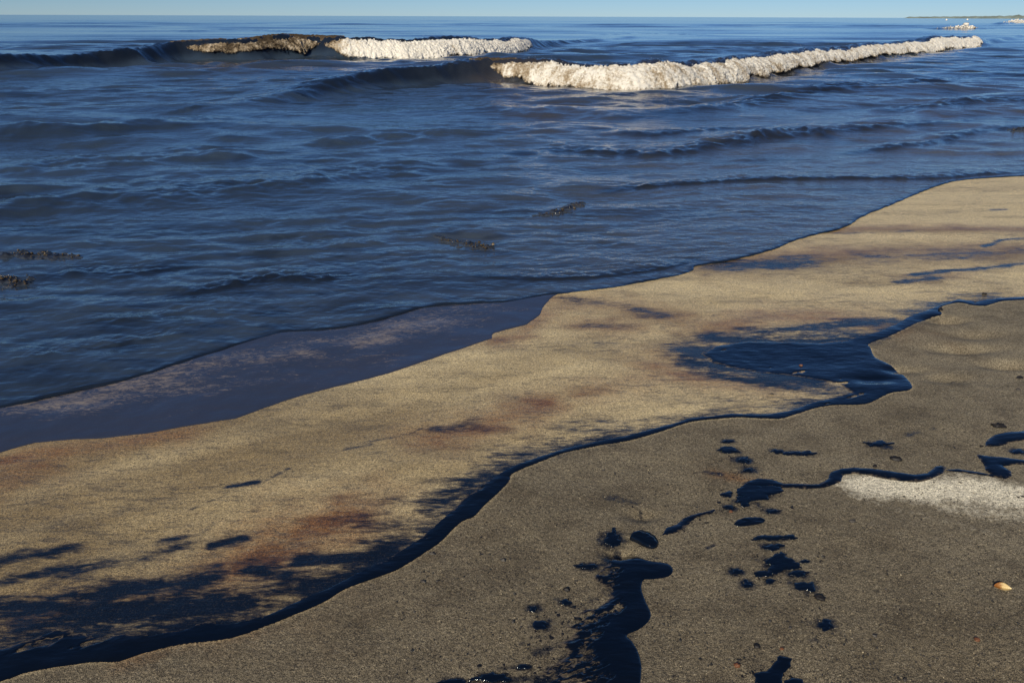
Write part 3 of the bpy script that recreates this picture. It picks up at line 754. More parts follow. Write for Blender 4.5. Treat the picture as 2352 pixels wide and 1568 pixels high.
def breaker(key, label, grow, dirt_fn, step, seed, n_blob, blob_r, n_spray, lace_fn=lambda x: x * 0):
    """grow: (photo x, amount) pairs telling how far the white water has come down the face"""
    w = WAVES[key]; idx = list(WAVES).index(key)
    u, c = resample(w['c'], step)
    sx = np.interp(u, np.linspace(0, u[-1], 400), np.zeros(400))
    # photo x of each sample, from its direction
    d = np.stack([c[:, 0], c[:, 1], c[:, 2] - CAM_H], 1)
    z_ = d @ _f; sxp = (d @ _r / z_ * FPX + 512) * 2352 / 1024
    g = np.interp(sxp, [a for a, _ in grow], [b for _, b in grow])
    g = np.clip(g * (1 + .35 * fbm(u * .9, u * 0 + seed, 3, seed)), 0, 1.25)
    ok = g > .04
    i0, i1 = np.argmax(ok), len(ok) - np.argmax(ok[::-1])
    u, c, g, sxp = u[i0:i1], c[i0:i1], g[i0:i1], sxp[i0:i1]
    tan = np.gradient(c[:, :2], axis=0); tan /= np.linalg.norm(tan, axis=1, keepdims=True)
    k = max(3, int(1.0 / step)); ker = np.ones(k) / k
    tan = np.stack([np.convolve(np.pad(tan[:, j], k // 2, 'edge'), ker, 'same')[k // 2:k // 2 + len(tan)] for j in range(2)], 1)
    nor = np.stack([-tan[:, 1], tan[:, 0]], 1)            # seaward
    root = empty('breaking_wave', (c[len(c) // 2, 0], c[len(c) // 2, 1], 0))
    tag(root, label, 'wave', 'breaking waves off the beach')
    base = sea_z(c[:, 0], c[:, 1], np.full(len(c), 30.0), np.full(len(c), .5))
    prof = np.array([(.42, .74), (.28, .92), (.10, 1.03), (-.12, 1.06), (-.38, .98), (-.62, .80), (-.84, .55), (-1.0, .28), (-1.12, .02), (-1.08, -.16)])
    pv = np.linspace(0, 1, 56); pr = catmull(prof, 6)
    pl = np.linspace(0, 1, len(pr))
    ps = np.interp(pv, pl, pr[:, 0]); pz = np.interp(pv, pl, pr[:, 1])
    ts, tz = np.gradient(ps), np.gradient(pz); ln = np.hypot(ts, tz); ns, nz = tz / ln, -ts / ln
    sg = np.sign(nz[8]); ns, nz = ns * sg, nz * sg
    U, VV = np.meshgrid(u, pv, indexing='ij')
    A = c[:, 2:3]; g2 = np.clip(g[:, None], 0, 1.25)
    S = (0.0 + ps[None] * g2) * A * 1.15
    Z = A * .84 - (A * .84 - pz[None] * A * .84) * np.clip(g2, 0, 1.1)
    sc = 1.0 / np.clip(A, .2, 2)
    n1 = billow(U * 1.6, VV * 2.2 + seed, 3, seed + 5); n2 = billow(U * 5.5, VV * 7, 3, seed + 6); n3 = fbm(U * 17, VV * 22, 3, seed + 7)
    amp = sstep(0, .12, VV) * sstep(1.05, .85, VV)
    n4 = fbm(U * 45, VV * 50, 2, seed + 8)
    disp = (-.03 + .20 * n1 + .10 * n2 + .10 * n3 + .08 * n4) * A * np.clip(g2, .1, 1) * (0.35 + .65 * amp) - .06 * A
    S = S + ns[None] * disp; Z = Z + nz[None] * disp
    # ragged toe of the white water
    S = S - sstep(.6, 1, VV) * A * g2 * (.30 * fbm(U * 1.8, U * 0, 3, seed + 9) + .15 * fbm(U * 7, U * 0, 2, seed + 10))
    X = c[:, 0:1] + nor[:, 0:1] * S; Y = c[:, 1:2] + nor[:, 1:2] * S; Zw = base[:, None] + Z
    streak = fbm(U * 9, VV * 1.6 + U * .6, 4, seed + 12, .6); patch = fbm(U * 2.2, VV * 1.8, 4, seed + 13, .6)
    dirt = dirt_fn(sxp)[:, None] + .28 * streak + .65 * patch + .5 * sstep(.78, 1.0, VV) + .12 * sstep(.15, 0, VV) - .15 * n2 - .5 * np.clip(disp / A, -.1, .3)
    nr, nc = X.shape
    ix = np.arange(nr * nc).reshape(nr, nc)
    q = np.stack([ix[:-1, :-1], ix[1:, :-1], ix[1:, 1:], ix[:-1, 1:]], -1).reshape(-1, 4)
    loc = np.array(root.location)
    P = np.stack([X, Y, Zw], -1).reshape(-1, 3) - loc
    lace = .35 * streak + .7 * sstep(.20, .0, VV) + .6 * sstep(.72, 1.0, VV) + lace_fn(sxp)[:, None] + .25 * sstep(.5, .15, g2)
    link('foam', mesh_np('foam', P, [q], True, {'dirt': dirt.ravel(), 'lace': lace.ravel()}), M_foam, root)
    P3 = P.reshape(nr, nc, 3)
    if n_blob:
        a = rng.integers(0, nr, n_blob); b = (rng.beta(1.3, 1.3, n_blob) * (nc - 3)).astype(int) + 1
        rad = blob_r * np.exp(rng.normal(size=n_blob) * .45) * np.clip(g[a], .3, 1)
        off = rng.uniform(-.3, 1.0, (n_blob, 1)) * rad[:, None]
        nn = np.stack([nor[a, 0] * ns[b], nor[a, 1] * ns[b], nz[b]], 1)
        blobs('foam_clump', P3[a, b] + nn * off + rng.normal(size=(n_blob, 3)) * blob_r * .4, rad, dirt[a, b] + rng.normal(size=n_blob) * .12, root)
    if n_spray:
        a = rng.integers(0, nr, n_spray); b = rng.integers(4, 22, n_spray)
        rad = blob_r * .35 * np.exp(rng.normal(size=n_spray) * .4)
        h = np.abs(rng.normal(size=n_spray)) * .13 * c[a, 2] * (.4 + 1.6 * sstep(0, .4, fbm(a * step * .8, a * 0., 3, seed + 30)))
        blobs('spray', P3[a, b] + np.stack([rng.normal(size=n_spray) * .05, rng.normal(size=n_spray) * .05, h], 1), rad, dirt[a, b] - .1, root)
    sel = wq[lab_q == idx + 1]
    if len(sel):
        me = sub_mesh('wave_face', sel, np.zeros((0, 3), int))
        me.transform(Matrix.Translation(-Vector(root.location)))
        link('wave_face', me, M_water, root)
    return root, c, nor, base, sxp

def dirt_far(x): return np.interp(x, [380, 480, 560, 600, 640, 700, 740, 770, 800, 860, 1230], [1.1, .85, 1.0, 1.0, .95, .75, 1.15, .9, .2, -.15, -.2])
def dirt_near(x): return np.interp(x, [900, 1000, 1120, 1160, 1250, 1400, 1700, 2000, 2150, 2260], [1.15, 1.1, 1.0, .68, .40, .26, .30, .20, .05, -.08])
b1 = breaker('far', 'far breaking wave with a brown curl at its left and white foam on its right', [(360, 0), (400, .22), (470, .55), (520, .68), (600, .5), (660, .85), (700, .65), (728, .45), (745, .35), (768, .5), (800, .95), (860, 1.05), (1150, 1.0), (1200, .75), (1225, 0.02), (1300, 0)], dirt_far, .034, 3, 0, .010, 2600, lambda x: np.interp(x, [380, 440, 560, 600, 680, 740, 780, 820], [.40, .26, .28, .34, .18, .38, .22, -.1]))
b2 = breaker('near', 'long nearer breaker of dirty white foam reaching towards the right horizon', [(900, 0), (935, .2), (1000, .16), (1060, .05), (1100, .22), (1130, .5), (1180, .8), (1250, .95), (1440, 1.12), (1600, 1.0), (1750, .85), (1900, .75), (2050, .8), (2150, .95), (2220, 1.0), (2250, .6), (2264, 0)], dirt_near, .030, 21, 0, .008, 4200, lambda x: np.interp(x, [900, 1120, 1200, 1400, 1900, 2150, 2260], [.4, .3, .12, .06, .06, -.05, -.1]))
breaker('small', 'small tan-and-white breaking crest just beyond the right end of the long breaker', [(2150, 0), (2180, .35), (2200, .9), (2225, 1.0), (2240, .6), (2246, 0)], lambda x: x * 0 + .05, .12, 33, 300, .12, 0)
breaker('edge', 'distant bright white breaker cut by the right edge of the picture', [(2300, 0), (2318, .7), (2335, 1.1), (2440, 1.0), (2480, 0)], lambda x: x * 0 - .25, .15, 45, 400, .13, 40)

# dark brown lip that pitches over on the far breaker
def lip(root, c, nor, base, sxp, x0, x1, seed, reach=.75, mat=None):
    m_ = (sxp > x0) & (sxp < x1)
    c, nor, base = c[m_], nor[m_], base[m_]
    n = len(c); t = np.linspace(0, 1, n)
    env = sstep(0, .2, t) * sstep(1, .85, t)
    v = np.linspace(0, 1, 14)
    u = np.concatenate([[0], np.cumsum(np.linalg.norm(np.diff(c[:, :2], axis=0), axis=1))])
    U, VV = np.meshgrid(u, v, indexing='ij')
    rag = .75 + .6 * fbm(u * 1.3, u * 0, 3, seed)
    S = .35 - VV * (1.1 * env * rag)[:, None] * reach
    Z = 1.03 + .10 * np.sin(VV * 2.2) * env[:, None] - (VV ** 2.3) * (.62 * env * rag)[:, None]
    st = .05 * fbm(U * 9, VV * 1.2, 3, seed + 3)
    A = c[:, 2:3]
    X = c[:, 0:1] + nor[:, 0:1] * (S + st) * A; Y = c[:, 1:2] + nor[:, 1:2] * (S + st) * A; Zw = base[:, None] + (Z + st) * A
    top = np.stack([X, Y, Zw], -1).reshape(-1, 3); bot = top - np.array([0, 0, .03])
    ix = np.arange(n * 14).reshape(n, 14)
    q = np.stack([ix[:-1, :-1], ix[1:, :-1], ix[1:, 1:], ix[:-1, 1:]], -1).reshape(-1, 4)
    rim = np.stack([ix[:-1, -1], ix[1:, -1], ix[1:, -1] + n * 14, ix[:-1, -1] + n * 14], -1)
    P = np.concatenate([top, bot]) - np.array(root.location)
    dirt = 1.2 + .9 * st / .05 * .35 - .5 * sstep(.7, 1.0, VV)
    link('curling_lip', mesh_np('curling_lip', P, [q, q[:, ::-1] + n * 14, rim], True, {'dirt': np.tile(dirt.ravel(), 2)}), M_foam, root)
lip(*b1, 545, 790, 7)
lip(*b1, 395, 520, 17, .5)
lip(*b2, 1085, 1190, 27, .7)

# small choppy wavelets thrown up in the shallows
def wavelet(pts, width, height, label, seed):
    p = catmull(np.array([hit(a, b, height * .5) for a, b in pts]), 5)
    lo, hi = p.min(0) - width * 3, p.max(0) + width * 3
    s = width / 14
    gx, gy = np.meshgrid(np.arange(lo[0], hi[0], s), np.arange(lo[1], hi[1], s * 1.3), indexing='xy')
    d, sg, par = near_polyline(gx, gy, p)
    t = par / (len(p) - 1)
    env = .45 + .55 * sstep(0, .3, t) * sstep(1, .9, t)
    F = width * env * (.8 + 1.9 * fbm(gx / width * .8, gy / width * 1.2, 4, seed)) - d
    (x, y, f, dd), q, tr = clip_grid(gx, gy, F, [d * sg])
    sF = sd_polygon(x, y, sea_poly)
    k = np.clip(f / width, 0, 1)
    lump = .35 + 1.3 * billow(x / width * 1.1, y / width * 1.1, 4, seed + 3)
    z = sea_z(x, y, sF, np.full(x.shape, .05)) - .006 + height * np.sqrt(k) * lump
    root = empty('wavelet', (*p[len(p) // 2], 0)); tag(root, label, 'wavelet', 'choppy wavelets in the shallows')
    P = np.stack([x, y, z], 1) - np.array(root.location)
    link('crest', mesh_np('crest', P, [q, tr], True, {'murk': np.clip(.15 + .35 * k, 0, 1), 'shallow': .25 * np.ones(len(x)), 'chop': np.ones(len(x)), 'black': .9 * k}), M_water, root)
    nb = 90
    cand = np.nonzero(k > .25)[0]; a = rng.choice(cand, nb)
    rad = width * .045 * np.exp(rng.normal(size=nb) * .5)
    blobs('froth', P[a] + np.stack([rng.normal(size=nb) * width * .1, rng.normal(size=nb) * width * .1, rad * .6], 1), rad, 1.3 + rng.normal(size=nb) * .12 - .5 * (rng.uniform(size=nb) < .08), root)
wavelet([(1002, 548), (1040, 558), (1080, 570), (1118, 584)], .085, .032, 'choppy brown wavelet slanting down to the right in the middle of the shallows', 5)
wavelet([(1225, 500), (1270, 495), (1310, 482), (1340, 470)], .08, .032, 'choppy dark wavelet rising to the right, highest of those near the middle', 9)
wavelet([(-60, 590), (40, 588), (110, 590), (175, 596)], .09, .032, 'long choppy wavelet with pale froth at the left edge of the sea', 13)
wavelet([(-60, 640), (20, 648), (60, 655)], .09, .032, 'reddish brown wavelet cut by the left edge, below the frothy one', 15)
wavelet([(2325, 303), (2345, 298), (2400, 300)], .09, .05, 'little dark wavelet breaking close to the right edge above the sand', 19)

# ------------------------------------------------------------------ oil lying on the beach
def oil_sheet(name, poly, label, cat, thick=.006, noise=(.02, 9.0), seed=1, cellsize=None, group=None, mat=None, smooth_line=None, holes=0.0, attr_fn=None, rim=.03):
    if cellsize is None:
        X, Y = SX, SY
        lo, hi = poly.min(0), poly.max(0)
        sub_r = (rows > 1.0) & (rows < 24)
        X, Y = X[sub_r], Y[sub_r]
        F = np.full(X.shape, -1.0)
        m_ = (X > lo[0] - .2) & (X < hi[0] + .2) & (Y > lo[1] - .2) & (Y < hi[1] + .2) & (np.abs(np.arctan2(X, Y)) < .9)
    else:
        lo, hi = poly.min(0) - .04, poly.max(0) + .04
        X, Y = np.meshgrid(np.arange(lo[0], hi[0], cellsize), np.arange(lo[1], hi[1], cellsize), indexing='xy')
        F = np.full(X.shape, -1.0); m_ = np.ones(X.shape, bool)
    mx, my = X[m_], Y[m_]
    f = sd_polygon(mx, my, poly)
    ca, sa = math.cos(SHORE_ANG), math.sin(SHORE_ANG)
    ul, vl = (mx * ca + my * sa) * .45, -mx * sa + my * ca
    nz_ = fbm(ul * noise[1], vl * noise[1], 5, seed, .6)
    w = np.ones(f.shape)
    if smooth_line is not None:
        dl, _, _ = near_polyline(mx, my, smooth_line)
        w = sstep(.015, .10, dl)
        w = .06 + .94 * w
    if name == 'oil_stream':
        w = w * np.clip(1.1 - .9 * ((mx - lq0[0]) * (lq1 - lq0)[0] + (my - lq0[1]) * (lq1 - lq0)[1]) / np.sum((lq1 - lq0) ** 2), .40, 1)
    f = f + noise[0] * nz_ * w
    if holes:
        hz = fbm(ul * noise[1] * 1.7, vl * noise[1] * 1.7, 4, seed + 40, .6)
        f = np.minimum(f, noise[0] * 2.2 * (holes - hz * 1.8) + (1 - w) * .1 + np.clip(f - .06, 0, .3))
    F[m_] = f
    (x, y, ff), q, t = clip_grid(X, Y, F)
    k = np.clip(ff / rim, 0, 1)
    if smooth_line is not None:
        e = np.exp(-(near_polyline(x, y, smooth_line)[0] / .06) ** 2)
        kk = np.clip(ff / .03, 0, 1)
        t_ = (1 - e) * sstep(0, 1, k) + e * np.sqrt(kk * (2 - kk))
        at_ = {'thin': (1 - k) * (1 - e)}
    else:
        t_ = np.sqrt(k * (2 - k)); at_ = {'thin': (1 - k) * (.30 if name == 'oil_spot' else .75)}
    z = ground(x, y) + thick * t_ + .0006
    if attr_fn: at_.update(attr_fn(x, y, ff))
    o = link(name, mesh_np(name, np.stack([x, y, z], 1), [q, t], True, at_), mat or M_oil)
    # keep origin at the object
    c = np.array([x.mean(), y.mean(), 0]); o.data.transform(Matrix.Translation(-Vector(c))); o.location = c
    return tag(o, label, cat, group)

oil_sheet('oil_stream', stream_poly, 'long black band of oil winding along the strand line across the whole beach', 'oil', .0022, (.07, 9.0), 3, None, None, None, stream_land, .34)

def film_mottle(x, y, f):
    a = near_polyline(x, y, catmull(GL([(-100, 955), (150, 930), (330, 890), (470, 865), (560, 850), (700, 805), (850, 775), (1000, 735), (1090, 712)]), 5))[0]
    return {'mottle': np.exp(-(a / .27) ** 2) * (.60 + .5 * fbm(x * 1.5, y * 1.5, 3, 77)) }
oil_sheet('oil_film', film_poly, 'blue sheet of oily film with pale mottling left behind by the last wave', 'oil film', .002, (.014, 6.0), 9, None, None, M_film, None, 0, film_mottle, .02)

pool_px = [(1200, 1600), (1238, 1558), (1262, 1538), (1290, 1520), (1300, 1496), (1285, 1478), (1312, 1456), (1300, 1436), (1322, 1416), (1345, 1398), (1385, 1386), (1402, 1372), (1405, 1358), (1384, 1342), (1370, 1325), (1384, 1304), (1402, 1290), (1420, 1275), (1440, 1264), (1462, 1272), (1490, 1284), (1532, 1290), (1546, 1304), (1536, 1320), (1500, 1326), (1478, 1328), (1474, 1350), (1484, 1378), (1495, 1402), (1490, 1422), (1468, 1442), (1440, 1456), (1452, 1470), (1464, 1492), (1472, 1520), (1473, 1545), (1468, 1590)]
pl = catmull(GL(pool_px), 4)
oil_sheet('oil_pool', pl, 'large black oil pool in the foreground, ragged on its left and smooth on its right', 'oil', .005, (.024, 16.0), 15, .0026, None, None, catmull(GL(pool_px[19:]), 4), .16)
oil_sheet('oil_ribbon', GL(ribbon_px), 'wavy black ribbon of oil along the upper edge of the pale dry sand', 'oil', .005, (.008, 16.0), 21, .003, None)
oil_sheet('oil_patch', GL([(2262, 1026), (2268, 1010), (2285, 1000), (2320, 993), (2380, 988), (2500, 985), (2500, 1015), (2352, 1015), (2318, 1018), (2290, 1026)]), 'upper of two dark oil patches cut by the right edge of the picture', 'oil', .005, (.012, 12.0), 25, .004)
oil_sheet('oil_patch', GL([(2244, 1044), (2290, 1050), (2352, 1057), (2500, 1062), (2500, 1070), (2352, 1067), (2305, 1070), (2325, 1083), (2326, 1094), (2310, 1100), (2280, 1094), (2262, 1078), (2256, 1062)]), 'forked dark oil patch at the right edge, touching the pale sand', 'oil', .005, (.010, 12.0), 27, .004)
oil_sheet('oil_streak', GL([(2172, 1079), (2200, 1077), (2240, 1083), (2285, 1090), (2285, 1095), (2240, 1090), (2200, 1084), (2176, 1083)]), 'thin oil streak joining the wavy ribbon to the forked patch', 'oil', .003, (.004, 16.0), 29, .003)

for i, (cx, cy, rx, ry, lb) in enumerate(SPOTS):
    n = 20; ph = np.linspace(0, 2 * math.pi, n, endpoint=False)
    rr = 1 + .60 * perlin(np.cos(ph) * 1.5 + i * 7.1, np.sin(ph) * 1.5, 5)
    sx, sy = cx + 1.18 * rx * rr * np.cos(ph), cy + 1.18 * ry * rr * np.sin(ph)
    poly = GL(list(zip(sx, sy)))
    sz = max(poly.max(0) - poly.min(0))
    oil_sheet('oil_spot', poly, lb, 'oil spot', .004, (min(.014, sz * .15), 55.0), 100 + i, max(.0016, sz / 70), 'oil spots scattered on the sand', None, None, 0, None, .011)
oil_sheet('oil_spot', GL([(1790, 1506), (1822, 1512), (1815, 1530), (1800, 1545), (1798, 1575), (1760, 1600), (1735, 1590), (1738, 1560), (1734, 1545), (1760, 1540), (1775, 1522)]), 'black oil blot on the bottom edge right of the foreground pool', 'oil spot', .004, (.012, 24.0), 150, .0022, 'oil spots scattered on the sand', None, None, 0, None, .015)
oil_sheet('oil_spot', GL([(1800, 1563), (1820, 1556), (1842, 1562), (1850, 1590), (1800, 1590)]), 'small black oil spot on the bottom edge beside the blot', 'oil spot', .004, (.008, 24.0), 151, .0022, 'oil spots scattered on the sand', None, None, 0, None, .012)
oil_sheet('oil_streak', GL([(1520, 1226), (1530, 1208), (1556, 1200), (1572, 1186), (1600, 1176), (1640, 1168), (1636, 1176), (1600, 1187), (1585, 1196), (1572, 1212), (1545, 1224)]), 'slanting black oil streak above right of the half-buried stone', 'oil', .004, (.010, 24.0), 153, .0025)

# ------------------------------------------------------------------ loose things on the sand
def lump(name, sx, sy, wpx, aspect, hgt, mat, label, cat, seed, group=None, rot=None):
    p = G(sx, sy); dist = math.sqrt(p[0] ** 2 + p[1] ** 2 + CAM_H ** 2)
    r = wpx * .5 * 0.4354 / FPX * dist
    me = bpy.data.meshes.new(name)
    import bmesh
    bm = bmesh.new(); bmesh.ops.create_icosphere(bm, subdivisions=3, radius=1)
    co = np.array([v.co for v in bm.verts])
    k = 1 + .55 * fbm(co[:, 0] * 1.3 + seed, co[:, 1] * 1.3 + co[:, 2] * 1.1, 3, seed) + .12 * fbm(co[:, 0] * 5, co[:, 1] * 5 + co[:, 2] * 4, 2, seed + 1)
    for v, kk in zip(bm.verts, k):
        v.co = Vector((v.co.x * r * kk, v.co.y * r * aspect * kk, max(-.35, v.co.z) * r * hgt * kk))
    bm.to_mesh(me); bm.free()
    me.polygons.foreach_set('use_smooth', np.ones(len(me.polygons), bool))
    o = link(name, me, mat); z = float(ground(np.array([p[0]]), np.array([p[1]]))[0])
    o.location = (p[0], p[1], z + r * hgt * .15); o.rotation_euler = (0, 0, rot if rot is not None else random.uniform(-.6, .6))
    return tag(o, label, cat, group)

GRP = 'tar lumps and pebbles on the sand'
for i, (x, y, w, a, h, nm, mt, lb) in enumerate([
 (2293,981,24,.6,.55,'tar_lump',M_tar,'pointed black tar lump just above the upper oil patch at the right edge'), (2058,1055,25,.55,.45,'tar_lump',M_tar,'shiny black tar lump lying alone above the wavy oil ribbon'), (2009,1072,9,.8,.9,'tar_lump',M_tar,'tiny tar lump sitting on the crest of the wavy ribbon'),
 (1883,1375,22,.7,.6,'tar_lump',M_tar,'black tar lump below the square-looking oil spot'), (1957,1199,14,.6,.6,'pebble',M_stone,'dark pebble on bare sand below the pale dry patch'), (1693,1527,13,1.0,.8,'pebble',M_rust,'round dark brown pebble near the bottom edge right of the pool'),
 (1738,1484,14,.7,.6,'tar_lump',M_tar,'small black lump above the bottom blot'), (2243,1471,11,.9,.8,'pebble',M_rust,'red-brown pebble below the broken shell'), (1301,1351,14,.7,.7,'tar_lump',M_tar,'black lump left of the head of the foreground pool'), (992,1273,15,.35,.5,'pebble',M_stone,'flat sliver of dark stone beside the oil stream'),
 (972,1338,13,.5,.6,'pebble',M_stone,'dark pebble on grey sand below the sliver'), (1155,1286,13,.5,.6,'pebble',M_stone,'small dark pebble right of the sliver, alone on grey sand'), (2261,676,9,.6,.6,'pebble',M_tar,'black pebble just seaward of the stream near the right edge'), (2343,866,14,.6,.5,'tar_lump',M_tar,'flat tar lump close to the right edge on bumpy sand'),
 (2338,896,9,.8,.7,'pebble',M_stone,'little dark pebble under the flat tar lump'), (2191,875,9,.8,.7,'pebble',M_stone,'dark pebble on bumpy sand right of the stream bulge'), (1773,906,8,.7,.7,'pebble',M_stone,'speck of dark stone on wet sand left of the stream bulge'), (1795,1490,9,.7,.6,'pebble',M_rust,'small rusty pebble above the bottom blot'),
 (1386,1078,7,.8,.8,'pebble',M_stone,'tiny dark pebble on smooth sand beside the middle of the stream'), (2352,1140,10,.6,.6,'pebble',M_stone,'dark pebble at the right edge of the pale sand'), (1679,1172,8,.8,.8,'pebble',M_rust,'tiny brown pebble under the thin dark dash'), (1840,838,9,.7,.8,'pebble',M_rust,'reddish pebble standing in the dark oil bulge'),
 (2160,712,10,.7,.8,'pebble',M_tar,'black lump wedged in the narrow bend of the stream'), (2254,1025,7,.7,.7,'pebble',M_tar,'tiny black lump left of the patches at the right edge'), (1815,1442,5,1.6,.8,'pebble',M_stone,'thin dark chip on open sand under the cross-shaped blot'), (1768,1427,5,1.5,.8,'pebble',M_stone,'narrow dark chip left of its twin on open sand'),
 ]):
    lump(nm, x, y, w, a, h, mt, lb, 'pebble' if nm == 'pebble' else 'tar lump', 200 + i, GRP)

# pale grains and dark grains of coarse sand: far too many to count
def grit(name, n, mat, label, seed, size):
    r = np.random.default_rng(seed)
    sx = r.uniform(900, 2500, n * 3); sy = r.uniform(1060, 1600, n * 3)
    P = np.array([G(a, b) for a, b in zip(sx, sy)])
    d, sg, _ = near_polyline(P[:, 0], P[:, 1], stream_land)
    P = P[(sg < 0) & (d > .05)][:n]
    n = len(P); z = ground(P[:, 0], P[:, 1])
    rad = size * np.exp(r.normal(size=n) * .35)
    v = (np.stack([P[:, 0], P[:, 1], z + rad * .2], 1)[:, None, :] + ICO_V[None] * rad[:, None, None] * np.clip(1 + .3 * r.normal(size=(n, 12, 1)), .5, 1.5)).reshape(-1, 3)
    f = (ICO_F[None] + (np.arange(n) * 12)[:, None, None]).reshape(-1, 3)
    return tag(link(name, mesh_np(name, v, [f], False), mat), label, kind='stuff')
grit('sand_grains', 1500, simple_mat('pale_grain', (.34, .29, .2), .8, .35, 30), 'pale coarse grains strewn over the dry sand', 5, .0009)
grit('dark_grains', 2200, simple_mat('dark_grain', (.03, .026, .022), .6, .4, 30), 'dark coarse grains strewn over the dry sand', 6, .0019)

def specks():
    r = np.random.default_rng(12)
    Ps, Rs = [], []
    for sx0, sy0, ax, ay, n in ((1330, 1450, 70, 70, 260), (1260, 1500, 110, 60, 200), (1150, 1555, 120, 25, 120), (1750, 1140, 60, 30, 90), (1680, 1085, 50, 45, 70), (1790, 1290, 70, 45, 110), (1860, 1380, 50, 70, 70), (1770, 1540, 60, 30, 80), (1420, 1260, 50, 40, 70), (1560, 1200, 70, 25, 60), (1900, 1250, 300, 200, 120), (1600, 1150, 250, 80, 90), (2250, 1050, 120, 40, 60)):
        for a, b in zip(r.normal(size=n) * ax * .6 + sx0, r.normal(size=n) * ay * .6 + sy0):
            Ps.append(G(a, b)); Rs.append(.0017 * math.exp(r.normal() * .55))
    P = np.array(Ps); rad = np.array(Rs); n = len(P); z = ground(P[:, 0], P[:, 1])
    st = np.stack([np.exp(r.normal(size=n) * .3), np.exp(r.normal(size=n) * .3), np.full(n, .22)], 1)
    v = (np.stack([P[:, 0], P[:, 1], z], 1)[:, None, :] + ICO_V[None] * (rad[:, None] * st)[:, None, :] * np.clip(1 + .35 * r.normal(size=(n, 12, 1)), .4, 1.7)).reshape(-1, 3)
    f = (ICO_F[None] + (np.arange(n) * 12)[:, None, None]).reshape(-1, 3)
    tag(link('oil_specks', mesh_np('oil_specks', v, [f], True), M_tar), 'tiny specks of oil spattered over the upper beach', kind='stuff')
specks()

# half-buried stone coated with oil: a lens-shaped slab with a flat top and a steep near face
def slab(px_outline, label, top_h, tilt):
    out = catmull(GL(px_outline + px_outline[:1]), 4)[:-1]
    c = out.mean(0); n = len(out)
    rings = []
    z0 = float(ground(np.array([c[0]]), np.array([c[1]]))[0])
    for sc, z in ((1.03, -.02), (1.02, top_h * .45), (.985, top_h * .8), (.93, top_h * .97), (.7, top_h * 1.04), (.35, top_h * 1.08)):
        p = (out - c) * sc
        zz = z + tilt * p[:, 1] * (z > 0) + .004 * fbm(p[:, 0] * 50, p[:, 1] * 50 + z * 50, 3, 4)
        rings.append(np.stack([p[:, 0], p[:, 1], zz], 1))
    V_ = np.concatenate(rings + [np.array([[0, 0, top_h * 1.09]])])
    qs = []
    for k in range(len(rings) - 1):
        i = np.arange(n); j = (i + 1) % n
        qs.append(np.stack([k * n + i, k * n + j, (k + 1) * n + j, (k + 1) * n + i], 1))
    i = np.arange(n); t_ = np.stack([(len(rings) - 1) * n + i, (len(rings) - 1) * n + (i + 1) % n, np.full(n, len(V_) - 1)], 1)
    fs = [np.concatenate(qs)[:, ::1], t_]
    o = link('stone', mesh_np('stone', V_, fs, True), M_oil); o.location = (c[0], c[1], z0)
    return tag(o, label, 'stone', 'oil coated stones')
slab([(1447, 1236), (1452, 1228), (1466, 1225), (1484, 1228), (1500, 1235), (1510, 1246), (1508, 1253), (1496, 1256), (1480, 1251), (1464, 1243)], 'half-buried lens-shaped stone coated in oil, above the head of the foreground pool', .015, .10)
slab([(1686, 1203), (1695, 1193), (1720, 1188), (1745, 1188), (1757, 1193), (1752, 1199), (1725, 1204), (1700, 1207)], 'flat oil coated stone between the ribbon patch and the long thin dash', .005, .03)

# broken shell, hollow side up
def shell():
    c = G(2301, 1353); z0 = float(ground(np.array([c[0]]), np.array([c[1]]))[0])
    mt, nt, b = new_mat('shell'); n = NB(nt)
    g_ = n.nt.nodes.new('ShaderNodeSeparateXYZ'); n.val(g_.inputs[0], n.co)
    k = n.math('ADD', n.lin(g_.outputs[0], -.02, .018, 0, 1), n.math('MULTIPLY', n.math('SUBTRACT', n.noise(160, 4, .6), .5), .8))
    n.val(b.inputs['Base Color'], n.mix(n.step(k, .2, .65), (.22, .085, .015), (.55, .42, .20))); b.inputs['Roughness'].default_value = .35
    nu, nv = 28, 12
    vs = []
    for side in (1, -1):
        for i in range(nu):
            a = i / (nu - 1)
            half = .0125 * math.sin(math.pi * min(1, a * 1.02)) ** .7 * (1.0 - .35 * a) + .0008
            for j in range(nv):
                t = j / (nv - 1) * 2 - 1
                x = -.024 + .048 * a; y = half * t
                z = .0015 + .009 * t * t * (half / .0125) + .004 * (2 * a - 1) ** 2 + .0005 * math.sin(a * 60)
                if t > .4: z += .004 * math.sin(math.pi * a) ** 2
                vs.append((x, y, z + (.0006 if side > 0 else -.0006)))
    ix = np.arange(nu * nv).reshape(nu, nv)
    q = np.stack([ix[:-1, :-1], ix[1:, :-1], ix[1:, 1:], ix[:-1, 1:]], -1).reshape(-1, 4)
    rim = []
    N = nu * nv
    loop = list(ix[:, 0]) + list(ix[-1, 1:]) + list(ix[::-1, -1][1:]) + list(ix[0, ::-1][1:-1])
    for a_, b_ in zip(loop, loop[1:] + loop[:1]): rim.append((b_, a_, a_ + N, b_ + N))
    o = link('seashell', mesh_np('seashell', vs, [q, q[:, ::-1] + N, np.array(rim)], True), mt)
    o.location = (c[0], c[1], z0 + .001); o.rotation_euler = (.35, .05, -.22)
    return tag(o, 'broken amber and cream seashell on the sand near the right edge', 'shell')
shell()

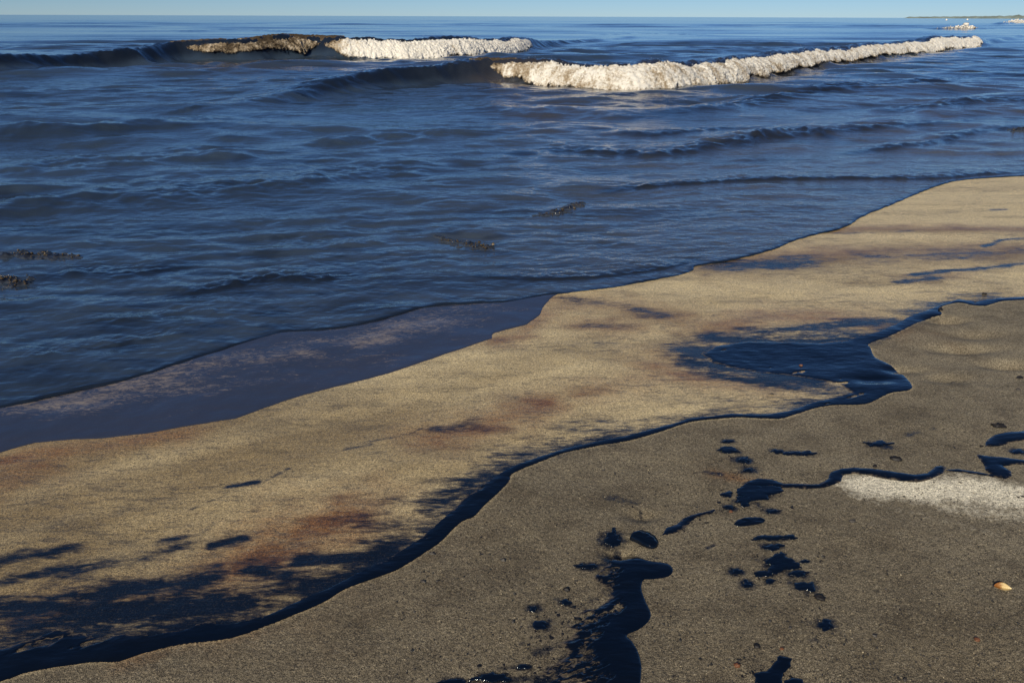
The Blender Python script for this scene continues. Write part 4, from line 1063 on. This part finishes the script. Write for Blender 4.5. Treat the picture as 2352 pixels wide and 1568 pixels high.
# ------------------------------------------------------------------ far away: low wooded headland and three white floats
def headland():
    mt = simple_mat('headland_green', (.22, .27, .25), .9, .3, .02, .5, .1)  # distance haze is painted in by paling the base colour
    n = 420
    D = 2600
    xs = np.linspace(2072, 2700, n)
    left = np.array([ray(x, 40)[:2] for x in xs]); left /= np.linalg.norm(left, axis=1, keepdims=True)
    t = np.linspace(0, 1, n)
    h = 7.5 * sstep(0, .03, t) * (.55 + .45 * sstep(0, .5, t)) * (1 + .30 * fbm(t * 55, t * 0, 4, 5)) + 2.5 * np.exp(-((xs - 2335) / 9) ** 2)
    rows_ = []
    for k, (dd, hh) in enumerate(((0, -.3), (6, .12), (14, .55), (30, .9), (60, 1.0), (120, .5), (160, -.05))):
        p = left * (D + dd)
        jit = 1 + .12 * fbm(t * 90 + k * 9, t * 0 + k, 3, 8)
        rows_.append(np.stack([p[:, 0], p[:, 1], h * hh * jit - .2], 1))
    V_ = np.concatenate(rows_); R = len(rows_)
    ix = np.arange(R * n).reshape(R, n)
    q = np.stack([ix[:-1, :-1], ix[:-1, 1:], ix[1:, 1:], ix[1:, :-1]], -1).reshape(-1, 4)
    return tag(link('headland', mesh_np('headland', V_, [q], True), mt), 'low wooded headland on the horizon at the right', kind='structure')
headland()

M_float = simple_mat('white_float', (.8, .78, .74), .4, .08, 5, .001)
M_band = simple_mat('float_collar', (.25, .22, .2), .5, .2, 5, .001)
def lathe(name, prof, mat, parent, n=16):
    a = np.linspace(0, 2 * math.pi, n, endpoint=False)
    V_ = np.concatenate([np.stack([r * np.cos(a), r * np.sin(a), np.full(n, z)], 1) for r, z in prof]); R = len(prof)
    ix = np.arange(R * n).reshape(R, n); nx = np.roll(ix, -1, 1)
    q = np.stack([ix[:-1], nx[:-1], nx[1:], ix[1:]], -1).reshape(-1, 4)
    return link(name, mesh_np(name, V_, [q], True), mat, parent)
for sx, sy, lb in ((2174, 46.2, 'tiny white float left of its neighbour on the far water below the headland'), (2222, 45.8, 'tiny white float right of its neighbour on the far water, above the small crest'), (2339, 43.0, 'tiny white float above the bright breaker at the right edge')):
    p = hit(sx, sy, .3); s = np.linalg.norm(p) / 420
    root = empty('float', (p[0], p[1], 0)); root.scale = (s, s, s)
    tag(root, lb, 'float', 'white floats on the far water')
    lathe('body', [(.02, -.25), (.3, -.2), (.42, 0), (.42, .2), (.3, .42), (.1, .5), (.08, .62), (.001, .64)], M_float, root)
    lathe('collar', [(.425, .04), (.45, .05), (.45, .12), (.425, .13)], M_band, root)
